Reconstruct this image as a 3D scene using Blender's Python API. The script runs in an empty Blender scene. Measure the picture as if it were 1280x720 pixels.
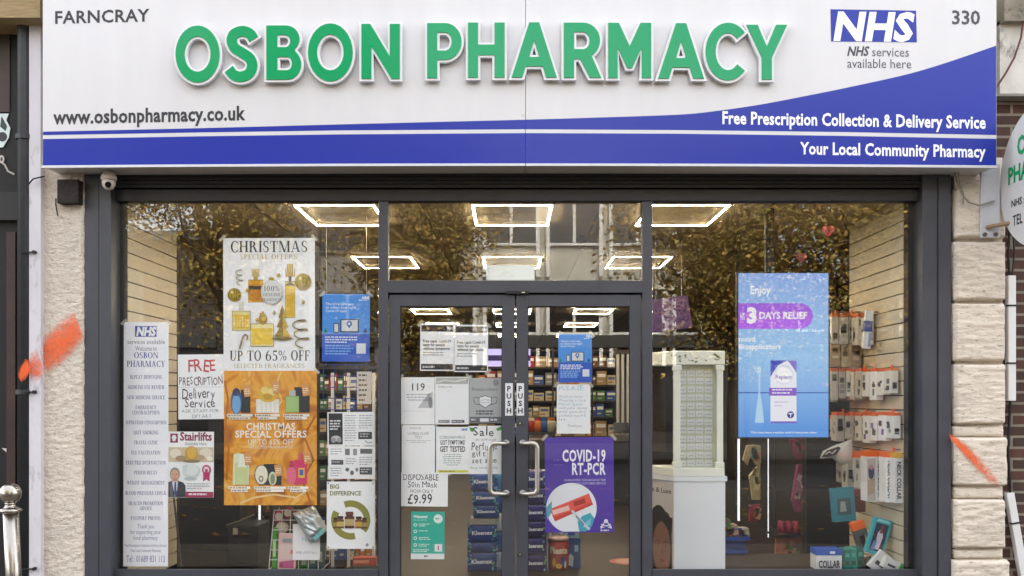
import bpy, math, random
from math import radians as R, sin, cos, pi
random.seed(7)
rnd = random.uniform
sc = bpy.context.scene
COL = sc.collection

# ------------------------------------------------------------------ camera, sky, sun, exposure
D = 6.5                      # camera to the glass, metres
EYE = 1.4
cam = bpy.data.cameras.new('camera')
cam_o = bpy.data.objects.new('camera', cam)
COL.objects.link(cam_o)
cam_o.location = (0, -D, EYE)
cam_o.rotation_euler = (R(90), 0, 0)
cam.sensor_width = 36
cam.lens = 36 * D / (1280 / 180)
cam.shift_y = 140 / 1280
cam.clip_start = 0.05
cam.clip_end = 2000
sc.camera = cam_o

SUN_EL = 48                  # behind the shop: the front is in open shade, the street side is lit
world = bpy.data.worlds.new('World')
sc.world = world
world.use_nodes = True
nt = world.node_tree
bg = nt.nodes['Background']
sky = nt.nodes.new('ShaderNodeTexSky')
sky.sky_type = 'NISHITA'
sky.sun_disc = False
sky.sun_elevation = R(SUN_EL)
sky.sun_rotation = R(15)
sky.dust_density = 3.0
hs = nt.nodes.new('ShaderNodeHueSaturation')
hs.inputs['Saturation'].default_value = 0.22
nt.links.new(sky.outputs[0], hs.inputs['Color'])
nt.links.new(hs.outputs[0], bg.inputs[0])
bg.inputs[1].default_value = 0.15
sun = bpy.data.lights.new('sun', 'SUN')
sun.energy = 1.5
sun.angle = R(25)
sun.color = (1, 0.97, 0.93)
sun_o = bpy.data.objects.new('sun', sun)
COL.objects.link(sun_o)
sun_o.rotation_euler = (R(90 - SUN_EL), 0, R(165))
sc.view_settings.view_transform = 'Standard'
sc.view_settings.look = 'None'
sc.view_settings.gamma = 1
sc.view_settings.use_curve_mapping = False
sc.view_settings.exposure = 2.85
sc.cycles.max_bounces = 8
sc.cycles.transparent_max_bounces = 16
sc.cycles.caustics_reflective = False
sc.cycles.caustics_refractive = False


def X(px, y=0.0):
    return (px - 640) / 180 * (D + y) / D


def Z(py, y=0.0):
    return EYE + (500 - py) / 180 * (D + y) / D


def PXM(y=0.0):              # pixels of the photograph per metre at depth y
    return 180 * D / (D + y)


# ------------------------------------------------------------------ materials
def lin(h):
    h = h.lstrip('#')
    if len(h) == 3: h = ''.join(c * 2 for c in h)
    out = []
    for i in (0, 2, 4):
        c = int(h[i:i + 2], 16) / 255
        out.append(c / 12.92 if c <= 0.04045 else ((c + 0.055) / 1.055) ** 2.4)
    return (*out, 1)


MATS = {}


def mat(name, col, rough=0.6, metal=0.0, var=0.0, vscale=6.0, bump=0.0, bscale=40.0, emit=None, spec=0.5, stretch=None):
    """A Principled material whose colour and relief wander with noise."""
    if name in MATS:
        return MATS[name]
    m = bpy.data.materials.new(name)
    m.use_nodes = True
    n, l = m.node_tree.nodes, m.node_tree.links
    b = n['Principled BSDF']
    c = lin(col) if isinstance(col, str) else (*col, 1)
    b.inputs['Base Color'].default_value = c
    b.inputs['Roughness'].default_value = rough
    b.inputs['Metallic'].default_value = metal
    b.inputs['Specular IOR Level'].default_value = spec
    if var or bump:
        tc = n.new('ShaderNodeTexCoord')
        mp = n.new('ShaderNodeMapping')
        if stretch:
            mp.inputs['Scale'].default_value = stretch
        l.new(tc.outputs['Object'], mp.inputs['Vector'])
    if var:
        t = n.new('ShaderNodeTexNoise')
        t.inputs['Scale'].default_value = vscale
        t.inputs['Detail'].default_value = 6
        t.inputs['Roughness'].default_value = 0.65
        l.new(mp.outputs[0], t.inputs['Vector'])
        r = n.new('ShaderNodeValToRGB')
        r.color_ramp.elements[0].position = 0.3
        r.color_ramp.elements[1].position = 0.7
        r.color_ramp.elements[0].color = tuple(x * (1 - var) for x in c[:3]) + (1,)
        r.color_ramp.elements[1].color = tuple(min(1, x * (1 + var)) for x in c[:3]) + (1,)
        l.new(t.outputs['Fac'], r.inputs[0])
        l.new(r.outputs[0], b.inputs['Base Color'])
    if bump:
        t2 = n.new('ShaderNodeTexNoise')
        t2.inputs['Scale'].default_value = bscale
        t2.inputs['Detail'].default_value = 5
        l.new(mp.outputs[0], t2.inputs['Vector'])
        bp = n.new('ShaderNodeBump')
        bp.inputs['Strength'].default_value = bump
        bp.inputs['Distance'].default_value = 0.02
        l.new(t2.outputs['Fac'], bp.inputs['Height'])
        l.new(bp.outputs[0], b.inputs['Normal'])
    if emit:
        b.inputs['Emission Color'].default_value = c if emit is True else (*emit[:3], 1)
        b.inputs['Emission Strength'].default_value = emit[3] if emit is not True else 1
    MATS[name] = m
    return m


def ink(h, rough=0.45):
    if not isinstance(h, str): return h
    return mat('print_' + h.lstrip('#'), h, rough)


M_frame = mat('anthracite_powder_coat', '#3e4048', 0.42, var=0.13, vscale=3.5, bump=0.03, bscale=300)
M_dark = mat('black_board', '#0d0d0e', 0.8, var=0.2)  # plain near-black for jambs, partitions and shelf parts
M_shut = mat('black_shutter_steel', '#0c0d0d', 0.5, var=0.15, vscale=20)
M_seal = mat('black_rubber', '#0e0e10', 0.6)
M_steel = mat('brushed_steel', '#b3aea6', 0.34, 1.0, var=0.08, vscale=40, stretch=(1, 1, 12))
M_bsteel = mat('polished_bollard_steel', '#a09a92', 0.26, 1.0, var=0.1, vscale=14)
M_paper = mat('white_paper', '#f3f3f5', 0.6, var=0.025, vscale=6, bump=0.35, bscale=6)
M_sign = mat('white_acrylic', '#cecdcf', 0.3, var=0.03, vscale=1.6, stretch=(3.5, 1, .5))
M_rim = mat('white_letter_rim', '#dedee2', 0.35)
M_wp = mat('white_painted_metal', '#cfcfd4', 0.45, var=0.05, vscale=12)


def glass_mat():
    m = bpy.data.materials.new('window_glass')
    m.use_nodes = True
    n, l = m.node_tree.nodes, m.node_tree.links
    n.remove(n['Principled BSDF'])
    tr = n.new('ShaderNodeBsdfTransparent')
    tr.inputs[0].default_value = (0.992, 0.996, 0.992, 1)
    gl = n.new('ShaderNodeBsdfGlossy')
    gl.inputs['Roughness'].default_value = 0.0
    # Schlick's law on both faces of the pane
    ge = n.new('ShaderNodeNewGeometry')
    dt = n.new('ShaderNodeVectorMath')
    dt.operation = 'DOT_PRODUCT'
    l.new(ge.outputs['Incoming'], dt.inputs[0])
    l.new(ge.outputs['Normal'], dt.inputs[1])

    def mth(op, a, b=None):
        q = n.new('ShaderNodeMath')
        q.operation = op
        for i, v in enumerate((a, b)):
            if v is None: continue
            if isinstance(v, (int, float)): q.inputs[i].default_value = v
            else: l.new(v, q.inputs[i])
        return q.outputs[0]
    F0 = 0.07
    fr = mth('ADD', mth('MULTIPLY', mth('POWER', mth('SUBTRACT', 1.0, mth('ABSOLUTE', dt.outputs['Value'])), 5.0), 1 - F0), F0)
    mx = n.new('ShaderNodeMixShader')
    l.new(fr, mx.inputs[0])
    l.new(tr.outputs[0], mx.inputs[1])
    l.new(gl.outputs[0], mx.inputs[2])
    l.new(mx.outputs[0], n['Material Output'].inputs[0])
    return m


M_glass = glass_mat()


def film_mat(name, col, alpha):
    m = bpy.data.materials.new(name)
    m.use_nodes = True
    n, l = m.node_tree.nodes, m.node_tree.links
    b = n['Principled BSDF']
    b.inputs['Base Color'].default_value = lin(col)
    b.inputs['Roughness'].default_value = 0.2
    b.inputs['Alpha'].default_value = alpha
    return m


M_film = film_mat('clear_plastic_film', '#dfe6e8', 0.35)
M_tape = film_mat('sticky_tape', '#efe9d8', 0.45)


# ------------------------------------------------------------------ mesh helpers
class MB:
    def __init__(s):
        s.v, s.f, s.mi, s.mats = [], [], [], []

    def m(s, mt):
        if mt not in s.mats:
            s.mats.append(mt)
        return s.mats.index(mt)

    def add(s, vs, fs, mt):
        o = len(s.v)
        k = s.m(mt)
        s.v += [tuple(p) for p in vs]
        for f in fs:
            s.f.append([i + o for i in f])
            s.mi.append(k)
        return s

    def box(s, x0, x1, y0, y1, z0, z1, mt):
        if x0 > x1: x0, x1 = x1, x0
        if y0 > y1: y0, y1 = y1, y0
        if z0 > z1: z0, z1 = z1, z0
        return s.add([(x0, y0, z0), (x1, y0, z0), (x1, y1, z0), (x0, y1, z0), (x0, y0, z1), (x1, y0, z1), (x1, y1, z1), (x0, y1, z1)],
                     [(0, 3, 2, 1), (4, 5, 6, 7), (0, 1, 5, 4), (1, 2, 6, 5), (2, 3, 7, 6), (3, 0, 4, 7)], mt)

    def obox(s, c, size, mt, rx=0, ry=0, rz=0):
        """box of given size about centre c, turned about its centre"""
        from mathutils import Euler, Vector
        e = Euler((R(rx), R(ry), R(rz))).to_matrix()
        h = [q / 2 for q in size]
        pts = []
        for z in (-1, 1):
            for (x, y) in ((-1, -1), (1, -1), (1, 1), (-1, 1)):
                pts.append(tuple(Vector(c) + e @ Vector((x * h[0], y * h[1], z * h[2]))))
        return s.add(pts, [(0, 3, 2, 1), (4, 5, 6, 7), (0, 1, 5, 4), (1, 2, 6, 5), (2, 3, 7, 6), (3, 0, 4, 7)], mt)

    def prism(s, pts, y0, y1, mt):
        """outline in x,z pushed from y0 to y1"""
        n = len(pts)
        vs = [(x, y0, z) for x, z in pts] + [(x, y1, z) for x, z in pts]
        fs = [list(range(n)), list(range(2 * n - 1, n - 1, -1))]
        for i in range(n):
            j = (i + 1) % n
            fs.append((i, i + n, j + n, j))
        return s.add(vs, fs, mt)

    def flat(s, pts, y, mt):
        return s.add([(x, y, z) for x, z in pts], [list(range(len(pts)))], mt)

    def tube(s, path, r, mt, seg=10, caps=True):
        from mathutils import Vector
        path = [Vector(p) for p in path]
        rs = r if isinstance(r, (list, tuple)) else [r] * len(path)
        vs, fs = [], []
        up = Vector((0.13, 0.31, 0.94)).normalized()
        nprev = None
        for i, p in enumerate(path):
            t = (path[min(i + 1, len(path) - 1)] - path[max(i - 1, 0)]).normalized()
            if nprev is None:
                nprev = up.cross(t)
                if nprev.length < 1e-3:
                    nprev = Vector((1, 0, 0)).cross(t)
            nn = (nprev - t * nprev.dot(t)).normalized()
            nprev = nn
            bb = t.cross(nn)
            for k in range(seg):
                a = 2 * pi * k / seg
                vs.append(tuple(p + rs[i] * (cos(a) * nn + sin(a) * bb)))
        for i in range(len(path) - 1):
            for k in range(seg):
                k2 = (k + 1) % seg
                fs.append((i * seg + k, i * seg + k2, (i + 1) * seg + k2, (i + 1) * seg + k))
        if caps:
            fs.append(list(range(seg - 1, -1, -1)))
            fs.append([(len(path) - 1) * seg + k for k in range(seg)])
        return s.add(vs, fs, mt)

    def lathe(s, c, prof, mt, seg=24):
        """profile of (radius, z) turned about the vertical through c"""
        vs, fs = [], []
        for (r, z) in prof:
            for k in range(seg):
                a = 2 * pi * k / seg
                vs.append((c[0] + r * cos(a), c[1] + r * sin(a), c[2] + z))
        for i in range(len(prof) - 1):
            for k in range(seg):
                k2 = (k + 1) % seg
                fs.append((i * seg + k, i * seg + k2, (i + 1) * seg + k2, (i + 1) * seg + k))
        fs.append(list(range(seg - 1, -1, -1)))
        fs.append([(len(prof) - 1) * seg + k for k in range(seg)])
        return s.add(vs, fs, mt)

    def build(s, name, parent=None, loc=None, smooth=False, bevel=0.0, rootloc=None):
        """link as ONE mesh object; a child keeps its root's frame"""
        if parent is not None:
            o = parent
            while o.parent is not None:
                o = o.parent
            L = tuple(o.location)
        else:
            L = loc or (0, 0, 0)
        me = bpy.data.meshes.new(name)
        me.from_pydata([(x - L[0], y - L[1], z - L[2]) for x, y, z in s.v], [], s.f)
        for mt in s.mats:
            me.materials.append(mt)
        me.polygons.foreach_set('material_index', s.mi)
        if smooth:
            me.polygons.foreach_set('use_smooth', [True] * len(me.polygons))
        me.update()
        ob = bpy.data.objects.new(name, me)
        COL.objects.link(ob)
        if parent is not None:
            ob.parent = parent
        else:
            ob.location = L
        if bevel:
            bm = ob.modifiers.new('bevel', 'BEVEL')
            bm.width = bevel
            bm.segments = 2
            bm.limit_method = 'ANGLE'
        return ob


def tag(o, label=None, cat=None, group=None, kind=None):
    if label: o['label'] = label
    if cat: o['category'] = cat
    if group: o['group'] = group
    if kind: o['kind'] = kind
    return o


def thing(name, label, cat, loc=(0, 0, 0), group=None):
    o = bpy.data.objects.new(name, None)
    o.empty_display_size = 0.1
    COL.objects.link(o)
    o.location = loc
    return tag(o, label, cat, group)


def copy_tree(o, parent=None):
    c = o.copy()
    COL.objects.link(c)
    if parent is not None:
        c.parent = parent
    for ch in list(o.children):
        copy_tree(ch, c)
    return c


def struct(name, mb, **k):
    return tag(mb.build(name, **k), kind='structure')


# ------------------------------------------------------------------ lettering
_TC = {}
_CAP = None


def text_geo(s, bold=0.0, space=1.0):
    """text as flat geometry, baseline at 0 and capitals 1 high"""
    global _CAP
    key = (s, bold, space)
    if key in _TC:
        return _TC[key]
    c = bpy.data.curves.new('lettering', 'FONT')
    c.body = s
    c.size = 1
    c.resolution_u = 2
    c.offset = bold
    c.space_character = space
    o = bpy.data.objects.new('lettering', c)
    me = bpy.data.meshes.new_from_object(o)
    vs = [(v.co.x, v.co.y) for v in me.vertices]
    fs = [list(p.vertices) for p in me.polygons]
    bpy.data.meshes.remove(me)
    bpy.data.objects.remove(o)
    bpy.data.curves.remove(c)
    if _CAP is None:
        _CAP = 1.0
        if s != 'H':
            g = text_geo('H')
            _CAP = max(v[1] for v in g[0])
            _TC.clear()
        else:
            return vs, fs
    vs = [(x / _CAP, y / _CAP) for x, y in vs]
    _TC[key] = (vs, fs)
    return vs, fs


def ring(cx, cy, rx, ry, tx, ty, a0, a1, n=16):
    """didone bowl: thick at the sides, thin at top and bottom"""
    o, i = [], []
    for k in range(n + 1):
        a = R(a0 + (a1 - a0) * k / n)
        o.append((cx + rx * cos(a), cy + ry * sin(a)))
        i.append((cx + (rx - tx) * cos(a), cy + (ry - ty) * sin(a)))
    return [[o[k], o[k + 1], i[k + 1], i[k]] for k in range(n)]


def serif_char(ch):
    T, t, s = 0.17, 0.06, 0.07

    def bar(x0, x1, y0, y1): return [(x0, y0), (x1, y0), (x1, y1), (x0, y1)]

    def stem(x, w=T, y0=0, y1=1, top=True, bot=True):
        q = [bar(x, x + w, y0, y1)]
        if top: q.append(bar(x - s, x + w + s, y1 - t, y1))
        if bot: q.append(bar(x - s, x + w + s, y0, y0 + t))
        return q

    def dg(x0, y0, x1, y1, w): return [[(x0, y0), (x0 + w, y0), (x1 + w, y1), (x1, y1)]]
    S = s
    if ch == 'A': return dg(S, 0, .34, 1, t) + dg(.62, 0, .32, 1, T) + [bar(.2, .6, .3, .3 + t), bar(0, .24, 0, t), bar(.52, .88, 0, t)], .88
    if ch == 'B': return stem(S) + ring(S + T, .755, .3, .245, T, t, -90, 90) + ring(S + T, .28, .36, .28, T, t, -90, 90), .64
    if ch == 'C': return ring(.4, .5, .4, .52, T, t, 45, 315, 26) + [bar(.66, .7, .66, .95), bar(.66, .7, .05, .3)], .72
    if ch == 'D': return stem(S) + ring(S + T, .5, .48, .5, T, t, -90, 90), .74
    if ch == 'E': return stem(S) + [bar(S, .6, 0, t), bar(S, .58, 1 - t, 1), bar(S + T, .46, .48, .48 + t), bar(.55, .6, 0, .26), bar(.53, .58, .74, 1), bar(.42, .46, .38, .64)], .64
    if ch == 'F': return stem(S) + [bar(S, .58, 1 - t, 1), bar(S + T, .46, .48, .48 + t), bar(.53, .58, .72, 1), bar(.42, .46, .38, .64)], .6
    if ch == 'G': return ring(.4, .5, .4, .52, T, t, 45, 315, 26) + [bar(.66, .7, .66, .95), bar(.56, .73, .05, .42), bar(.46, .8, .4, .46)], .8
    if ch == 'H': return stem(S) + stem(.6) + [bar(S + T, .6, .48, .48 + t)], .86
    if ch == 'I': return stem(S), .32
    if ch == 'J': return stem(.25, y0=.1, bot=False) + ring(.22, .15, .2, .17, t, t, 180, 360), .5
    if ch == 'K': return stem(S) + dg(S + T, .42, .6, 1, t) + dg(.6, 0, .3, .55, T) + [bar(.5, .85, 0, t), bar(.48, .74, 1 - t, 1)], .85
    if ch == 'L': return stem(S) + [bar(S, .58, 0, t), bar(.53, .58, 0, .3)], .62
    if ch == 'M': return stem(S, t) + stem(.82) + dg(.45, 0, S, 1, T) + dg(.5, 0, .84, 1, t), 1.08
    if ch == 'N': return stem(S, t) + stem(.68, t) + dg(.62, 0, S, 1, T), .82
    if ch == 'O' or ch == '0': return ring(.4, .5, .4 if ch == 'O' else .33, .52, T, t, 0, 360, 32), .82 if ch == 'O' else .76
    if ch == 'P': return stem(S) + ring(S + T, .72, .36, .28, T, t, -90, 90), .62
    if ch == 'Q': return ring(.4, .5, .4, .52, T, t, 0, 360, 32) + dg(.6, -.2, .4, .1, T), .82
    if ch == 'R': return stem(S) + ring(S + T, .74, .34, .26, T, t, -90, 90) + dg(.58, 0, .36, .5, T) + [bar(.56, .84, 0, t)], .82
    if ch == 'S': return ring(.28, .74, .25, .28, T * .8, t, 40, 250) + ring(.28, .25, .27, .27, T * .8, t, -140, 80) + [[(.1, .62), (.24, .44), (.46, .36), (.32, .54)], bar(.44, .48, .68, .96), bar(.03, .07, .05, .33)], .58
    if ch == 'T': return stem(.29) + [bar(.02, .73, 1 - t, 1), bar(.02, .07, .72, 1), bar(.68, .73, .72, 1)], .76
    if ch == 'U': return stem(S, bot=False, y0=.3) + stem(.62, t, bot=False, y0=.3) + ring(.375, .32, .305, .34, T * .8, t, 180, 360), .8
    if ch == 'V': return dg(.33, 0, S, 1, T) + dg(.4, 0, .68, 1, t) + [bar(0, .36, 1 - t, 1), bar(.58, .84, 1 - t, 1)], .84
    if ch == 'W': return dg(.28, 0, S, 1, T) + dg(.34, 0, .5, 1, t) + dg(.7, 0, .46, 1, T) + dg(.78, 0, 1.0, 1, t) + [bar(0, .34, 1 - t, 1), bar(.9, 1.14, 1 - t, 1)], 1.14
    if ch == 'X': return dg(.58, 0, S, 1, T) + dg(.1, 0, .62, 1, t) + [bar(0, .3, 0, t), bar(.5, .82, 0, t), bar(0, .32, 1 - t, 1), bar(.52, .78, 1 - t, 1)], .82
    if ch == 'Y': return [bar(.32, .32 + T, 0, .5)] + dg(.32, .45, S, 1, T) + dg(.42, .45, .68, 1, t) + [bar(.2, .6, 0, t), bar(0, .36, 1 - t, 1), bar(.56, .84, 1 - t, 1)], .82
    if ch == 'Z': return [bar(.04, .64, 0, t), bar(.04, .64, 1 - t, 1)] + dg(.04, 0, .44, 1, T) + [bar(.6, .64, 0, .3), bar(.04, .08, .7, 1)], .68
    if ch == '6': return ring(.34, .3, .32, .32, T, t, 0, 360, 24) + ring(.46, .35, .44, .66, T, t, 95, 185), .7
    if ch == '5': return [bar(.12, .18, .5, 1), bar(.12, .56, .86, 1)] + ring(.28, .3, .32, .32, T, t, -150, 130), .64
    if ch == '%': return ring(.22, .76, .2, .24, .1, t, 0, 360, 16) + ring(.74, .24, .2, .24, .1, t, 0, 360, 16) + dg(.2, 0, .72, 1, t), .98
    if ch == '1': return stem(.14, top=False) + dg(.04, .8, .14, .98, .12), .44
    return [], .34


def serif_geo(s):
    key = ('serif', s)
    if key in _TC:
        return _TC[key]
    vs, fs, x = [], [], 0
    for ch in s:
        q, w = serif_char(ch)
        for p in q:
            o = len(vs)
            a = sum(p[i][0] * p[(i + 1) % 4][1] - p[(i + 1) % 4][0] * p[i][1] for i in range(4))
            if a < 0: p = p[::-1]
            vs += [(x + a_, b_) for a_, b_ in p]
            fs.append([o, o + 1, o + 2, o + 3])
        x += w + .08
    _TC[key] = (vs, fs)
    return vs, fs


class Sheet:
    """A flat printed thing. Drawn in photograph pixels at depth y; every layer of print lies a hair in front of the last."""

    def __init__(s, name, label, cat, rect, y, group=None, paper='#e9e9ec', root=None, sheet='sheet', thick=0.0006, step=0.00016, face=None, tilt=0):
        s.y, s.rect, s.k, s.step, s.n = y, rect, 0, step, 0
        x0, y0, x1, y1 = rect
        s.parts = {}
        s.tilt = tilt
        s.root = root or thing(name, label, cat, (X((x0 + x1) / 2, y), y, Z(y1, y)), group)
        s.cur = sheet
        pm = M_paper if paper == '#e9e9ec' else ink(paper) if isinstance(paper, str) else paper
        if face is None:
            mb = s.mb()
            mb.box(X(x0, y), X(x1, y), y, y + thick, Z(y1, y), Z(y0, y), pm)

    def mb(s):
        if s.cur not in s.parts:
            s.parts[s.cur] = MB()
        return s.parts[s.cur]

    def on(s, part):
        s.cur = part
        return s

    def yy(s):
        s.k += 1
        return s.y - s.k * s.step

    def poly(s, pts, col, same=False):
        y = s.y - s.k * s.step if same else s.yy()
        p = [(X(a, s.y), Z(b, s.y)) for a, b in pts]
        ar = sum(p[i][0] * p[(i + 1) % len(p)][1] - p[(i + 1) % len(p)][0] * p[i][1] for i in range(len(p)))
        if ar < 0: p = p[::-1]
        s.mb().flat(p, y, ink(col) if isinstance(col, str) else col)
        return s

    def rect_(s, x0, y0, x1, y1, col, same=False):
        return s.poly([(x0, y0), (x1, y0), (x1, y1), (x0, y1)], col, same)

    def ell(s, cx, cy, rx, ry, col, a0=0, a1=360, n=24, same=False):
        pts = [(cx + rx * cos(R(a0 + (a1 - a0) * k / n)), cy - ry * sin(R(a0 + (a1 - a0) * k / n))) for k in range(n + (0 if a1 - a0 == 360 else 1))]
        return s.poly(pts, col, same)

    def line(s, pts, w, col, same=False):
        """a stroke of even width along pixel points"""
        y = s.y - s.k * s.step if same else s.yy()
        mt = ink(col) if isinstance(col, str) else col
        L, Rr = [], []
        for i, p in enumerate(pts):
            a, b = pts[max(i - 1, 0)], pts[min(i + 1, len(pts) - 1)]
            dx, dy = b[0] - a[0], b[1] - a[1]
            d = math.hypot(dx, dy) or 1
            nx, ny = -dy / d * w / 2, dx / d * w / 2
            L.append((p[0] + nx, p[1] + ny))
            Rr.append((p[0] - nx, p[1] - ny))
        vs = [(X(a, s.y), y, Z(b, s.y)) for a, b in L + Rr]
        n = len(pts)
        s.mb().add(vs, [(i, i + 1, i + 1 + n, i + n) for i in range(n - 1)], mt)
        return s

    def text(s, t, x0, base, cap, col, x1=None, align='l', bold=0.0, serif=False, shear=0, slope=0, space=1.0, wide=0.92):
        """capitals cap pixels high on baseline base; squeezed into x0..x1 when x1 is given"""
        y = s.y - (s.k + 1) * s.step
        vs, fs = serif_geo(t) if serif else text_geo(t, bold, space)
        if not vs:
            return s
        a0, a1 = min(v[0] for v in vs), max(v[0] for v in vs)
        if x1 is not None and align == 'l':
            k = (x1 - x0) / (a1 - a0)
            ox = x0
        else:
            k = cap * wide
            w = (a1 - a0) * k
            if align == 'c':
                if x1 is not None and w > x1 - x0:
                    k *= (x1 - x0) / w
                    w = x1 - x0
                ox = ((x0 + x1) / 2 if x1 is not None else x0) - w / 2
            elif align == 'r':
                ox = x0 - w
            else:
                ox = x0
        out = []
        for q, (u, v) in enumerate(vs):
            px = ox + (u - a0) * k + shear * v * cap
            py = base - v * cap + slope * (px - ox)
            dy = -0.00001 * (q // 4 % 14) if serif else 0
            out.append((X(px, s.y), y + dy, Z(py, s.y)))
        s.mb().add(out, fs, ink(col) if isinstance(col, str) else col)
        return s

    def hand(s, t, x0, base, cap, col, x1, bold=-0.012):
        """hand lettering: every letter leans and hops a little"""
        rr = random.Random(t + str(x0))
        y = s.y - (s.k + 1) * s.step
        mt = ink(col)
        pos, items = 0, []
        for ch in t:
            if ch == ' ':
                pos += .42
                continue
            vs, fs = text_geo(ch, max(bold, -0.004))
            a0, a1 = min(v[0] for v in vs), max(v[0] for v in vs)
            items.append((pos, a0, vs, fs))
            pos += a1 - a0 + .16
        k = (x1 - x0) / (pos - .16)
        for n, (p, a0, vs, fs) in enumerate(items):
            an, jy, sz = R(rr.uniform(-7, 7)), rr.uniform(-.08, .08), rr.uniform(.92, 1.1)
            out = []
            for u, v in vs:
                u, v = (u - a0) * sz, v * sz
                u, v = u * cos(an) - v * sin(an), u * sin(an) + v * cos(an)
                out.append((X(x0 + (p + u) * k, s.y), y - n * 0.00001, Z(base - (v + jy) * cap, s.y)))
            s.mb().add(out, fs, mt)
        return s

    def small(s, x0, x1, y0, col, lines=3, gap=2.6, h=1.1, seed=1, align='l'):
        """body print too small to read in the photograph: words as short dashes"""
        rr = random.Random(seed + int(x0 * 7 + y0))
        y = s.y - (s.k + 1) * s.step
        for i in range(lines):
            w = (x1 - x0) * (rr.uniform(.55, 1) if i == lines - 1 else rr.uniform(.85, 1))
            a = x0 if align == 'l' else (x0 + x1 - w) / 2 if align == 'c' else x1 - w
            e = a + w
            while a < e - .5:
                b = min(e, a + rr.uniform(1.5, 5))
                s.mb().flat([(X(a, s.y), Z(y0 + i * gap + h, s.y)), (X(b, s.y), Z(y0 + i * gap + h, s.y)), (X(b, s.y), Z(y0 + i * gap, s.y)), (X(a, s.y), Z(y0 + i * gap, s.y))], y, ink(col))
                a = b + rr.uniform(.6, 1.1)
        return s

    def tapes(s, corners='tl tr bl br'):
        x0, y0, x1, y1 = s.rect
        cur = s.cur
        for c in corners.split():
            s.cur = 'tape#' + c
            cx = x0 if c[1] == 'l' else x1
            cy = y0 if c[0] == 't' else y1
            q = 1 if c in ('tl', 'br') else -1
            d = 4.5
            s.poly([(cx - d, cy + q * (d - 2.4)), (cx + d - 2.4, cy - q * d), (cx + d, cy - q * (d - 2.4)), (cx - d + 2.4, cy + q * d)], M_tape)
        s.cur = cur
        return s

    def done(s):
        out = {}
        for n, mb in s.parts.items():
            out[n] = mb.build(n.split('#')[0], s.root)
        if s.tilt:
            s.root.rotation_euler = (0, R(s.tilt), 0)
        return out

text_geo('x')
# ------------------------------------------------------------------ the setting: ground, road, the far side of the street
M_pave = mat('tarmac_pavement', '#37332e', 0.85, var=0.25, vscale=3, bump=0.2, bscale=60)
M_road = mat('asphalt', '#242425', 0.9, var=0.25, vscale=8, bump=0.3, bscale=200)
struct('ground', MB().box(-400, 400, -400, -0.02, -0.3, -0.15, mat('ground_soil', '#5a564c', 0.95, var=0.3)))
struct('pavement', MB().box(-40, 40, -8.0, -2.6, -0.14, 0.0, M_pave))
struct('bounce_forecourt', MB().box(-40, 40, -2.595, 0.0, -0.14, 0.002, mat('bounce_concrete_slabs', '#6c6356', 0.85, var=0.15, vscale=3, bump=0.2, bscale=60)))  # unseen strip added to bounce light up onto the shopfront
struct('road', MB().box(-80, 80, -15.5, -8.14, -0.14, -0.11, M_road))
struct('kerb', MB().box(-40, 40, -8.14, -8.0, -0.14, 0.005, mat('granite_kerb', '#42403c', 0.8, var=0.2)))
struct('far_pavement', MB().box(-40, 40, -24, -15.5, -0.14, 0.0, M_pave))

# fallen leaves in the gutter: nobody could count them
lm = [mat('fallen_leaf_' + n, c, 0.8, var=0.3) for n, c in (('ochre', '#b07a2c'), ('rust', '#8c4a1e'), ('yellow', '#c79a3a'))]
mb = MB()
for i in range(1500):
    x, y = rnd(-10, 10), -8.3 - abs(random.gauss(0, .9)) if i % 3 else rnd(-8, -1)
    z0 = -.105 if y < -8.14 else .006
    a, r = rnd(0, 6.3), rnd(.03, .07)
    mb.add([(x + r * cos(a + k * pi / 2) * (1 if k % 2 else .6), y + r * sin(a + k * pi / 2) * (1 if k % 2 else .6), z0 + rnd(0, .02)) for k in range(4)], [(0, 1, 2, 3)], random.choice(lm))
tag(mb.build('fallen_leaves'), 'brown and yellow autumn leaves fallen along the gutter and pavement', 'leaves', kind='stuff')


def far_building(name, label, x0, x1, h, wallc, pitch, first, sill, winh, framec, upper=True):
    y = -24.0
    r = thing(name, label, 'building', ((x0 + x1) / 2, y, 0))
    w = MB()
    w.box(x0, x1, y - 8, y, 0, h, mat(name + '_render', wallc, 0.85, var=0.15, vscale=1.5, bump=.1))
    w.build('wall', r)
    fm = mat(name + '_frame', framec, 0.5)
    gm = mat('far_window_glass', '#1c1e20', 0.08, spec=0.8)
    MB().box(x0 + .2, x1 - .2, y, y + .18, 3.1, 3.5, mat(name + '_fascia', '#3a3833', .6)).build('fascia', r)
    MB().box(x0 + .01, x1 - .01, y, y + .04, 0, 3.09, mat('far_shop_dark_tile', '#2b2826', .5, var=.3)).build('ground_floor', r)
    s = MB().box(x0 + .5, x1 - .5, y, y + .07, .4, 2.9, gm)
    s.build('shop_window', r)
    x = x0 + .5
    while x + pitch < x1:
        z = first
        while z + winh < h - .3:
            f = MB()
            ww = pitch * .78
            xa, xb = x + pitch * .11, x + pitch * .11 + ww
            t = .09
            f.box(xa - .12, xa, y, y + .16, z - sill, z + winh, fm).box(xb, xb + .12, y, y + .16, z - sill, z + winh, fm)
            f.box(xa, xb, y, y + .1, z - .08, z, fm).box(xa, xb, y, y + .1, z + winh - t, z + winh, fm)
            f.box((xa + xb) / 2 - .05, (xa + xb) / 2 + .05, y, y + .1, z, z + winh - t, fm)
            fo = f.build('window', r)
            MB().box(xa, xb, y - .02, y + .03, z, z + winh, gm).build('pane', fo)
            z += winh + sill + .35
        x += pitch
    MB().box(x0 - .1, x1 + .1, y - 8.1, y + .12, h, h + .3, fm).build('parapet', r)
    return r


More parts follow.
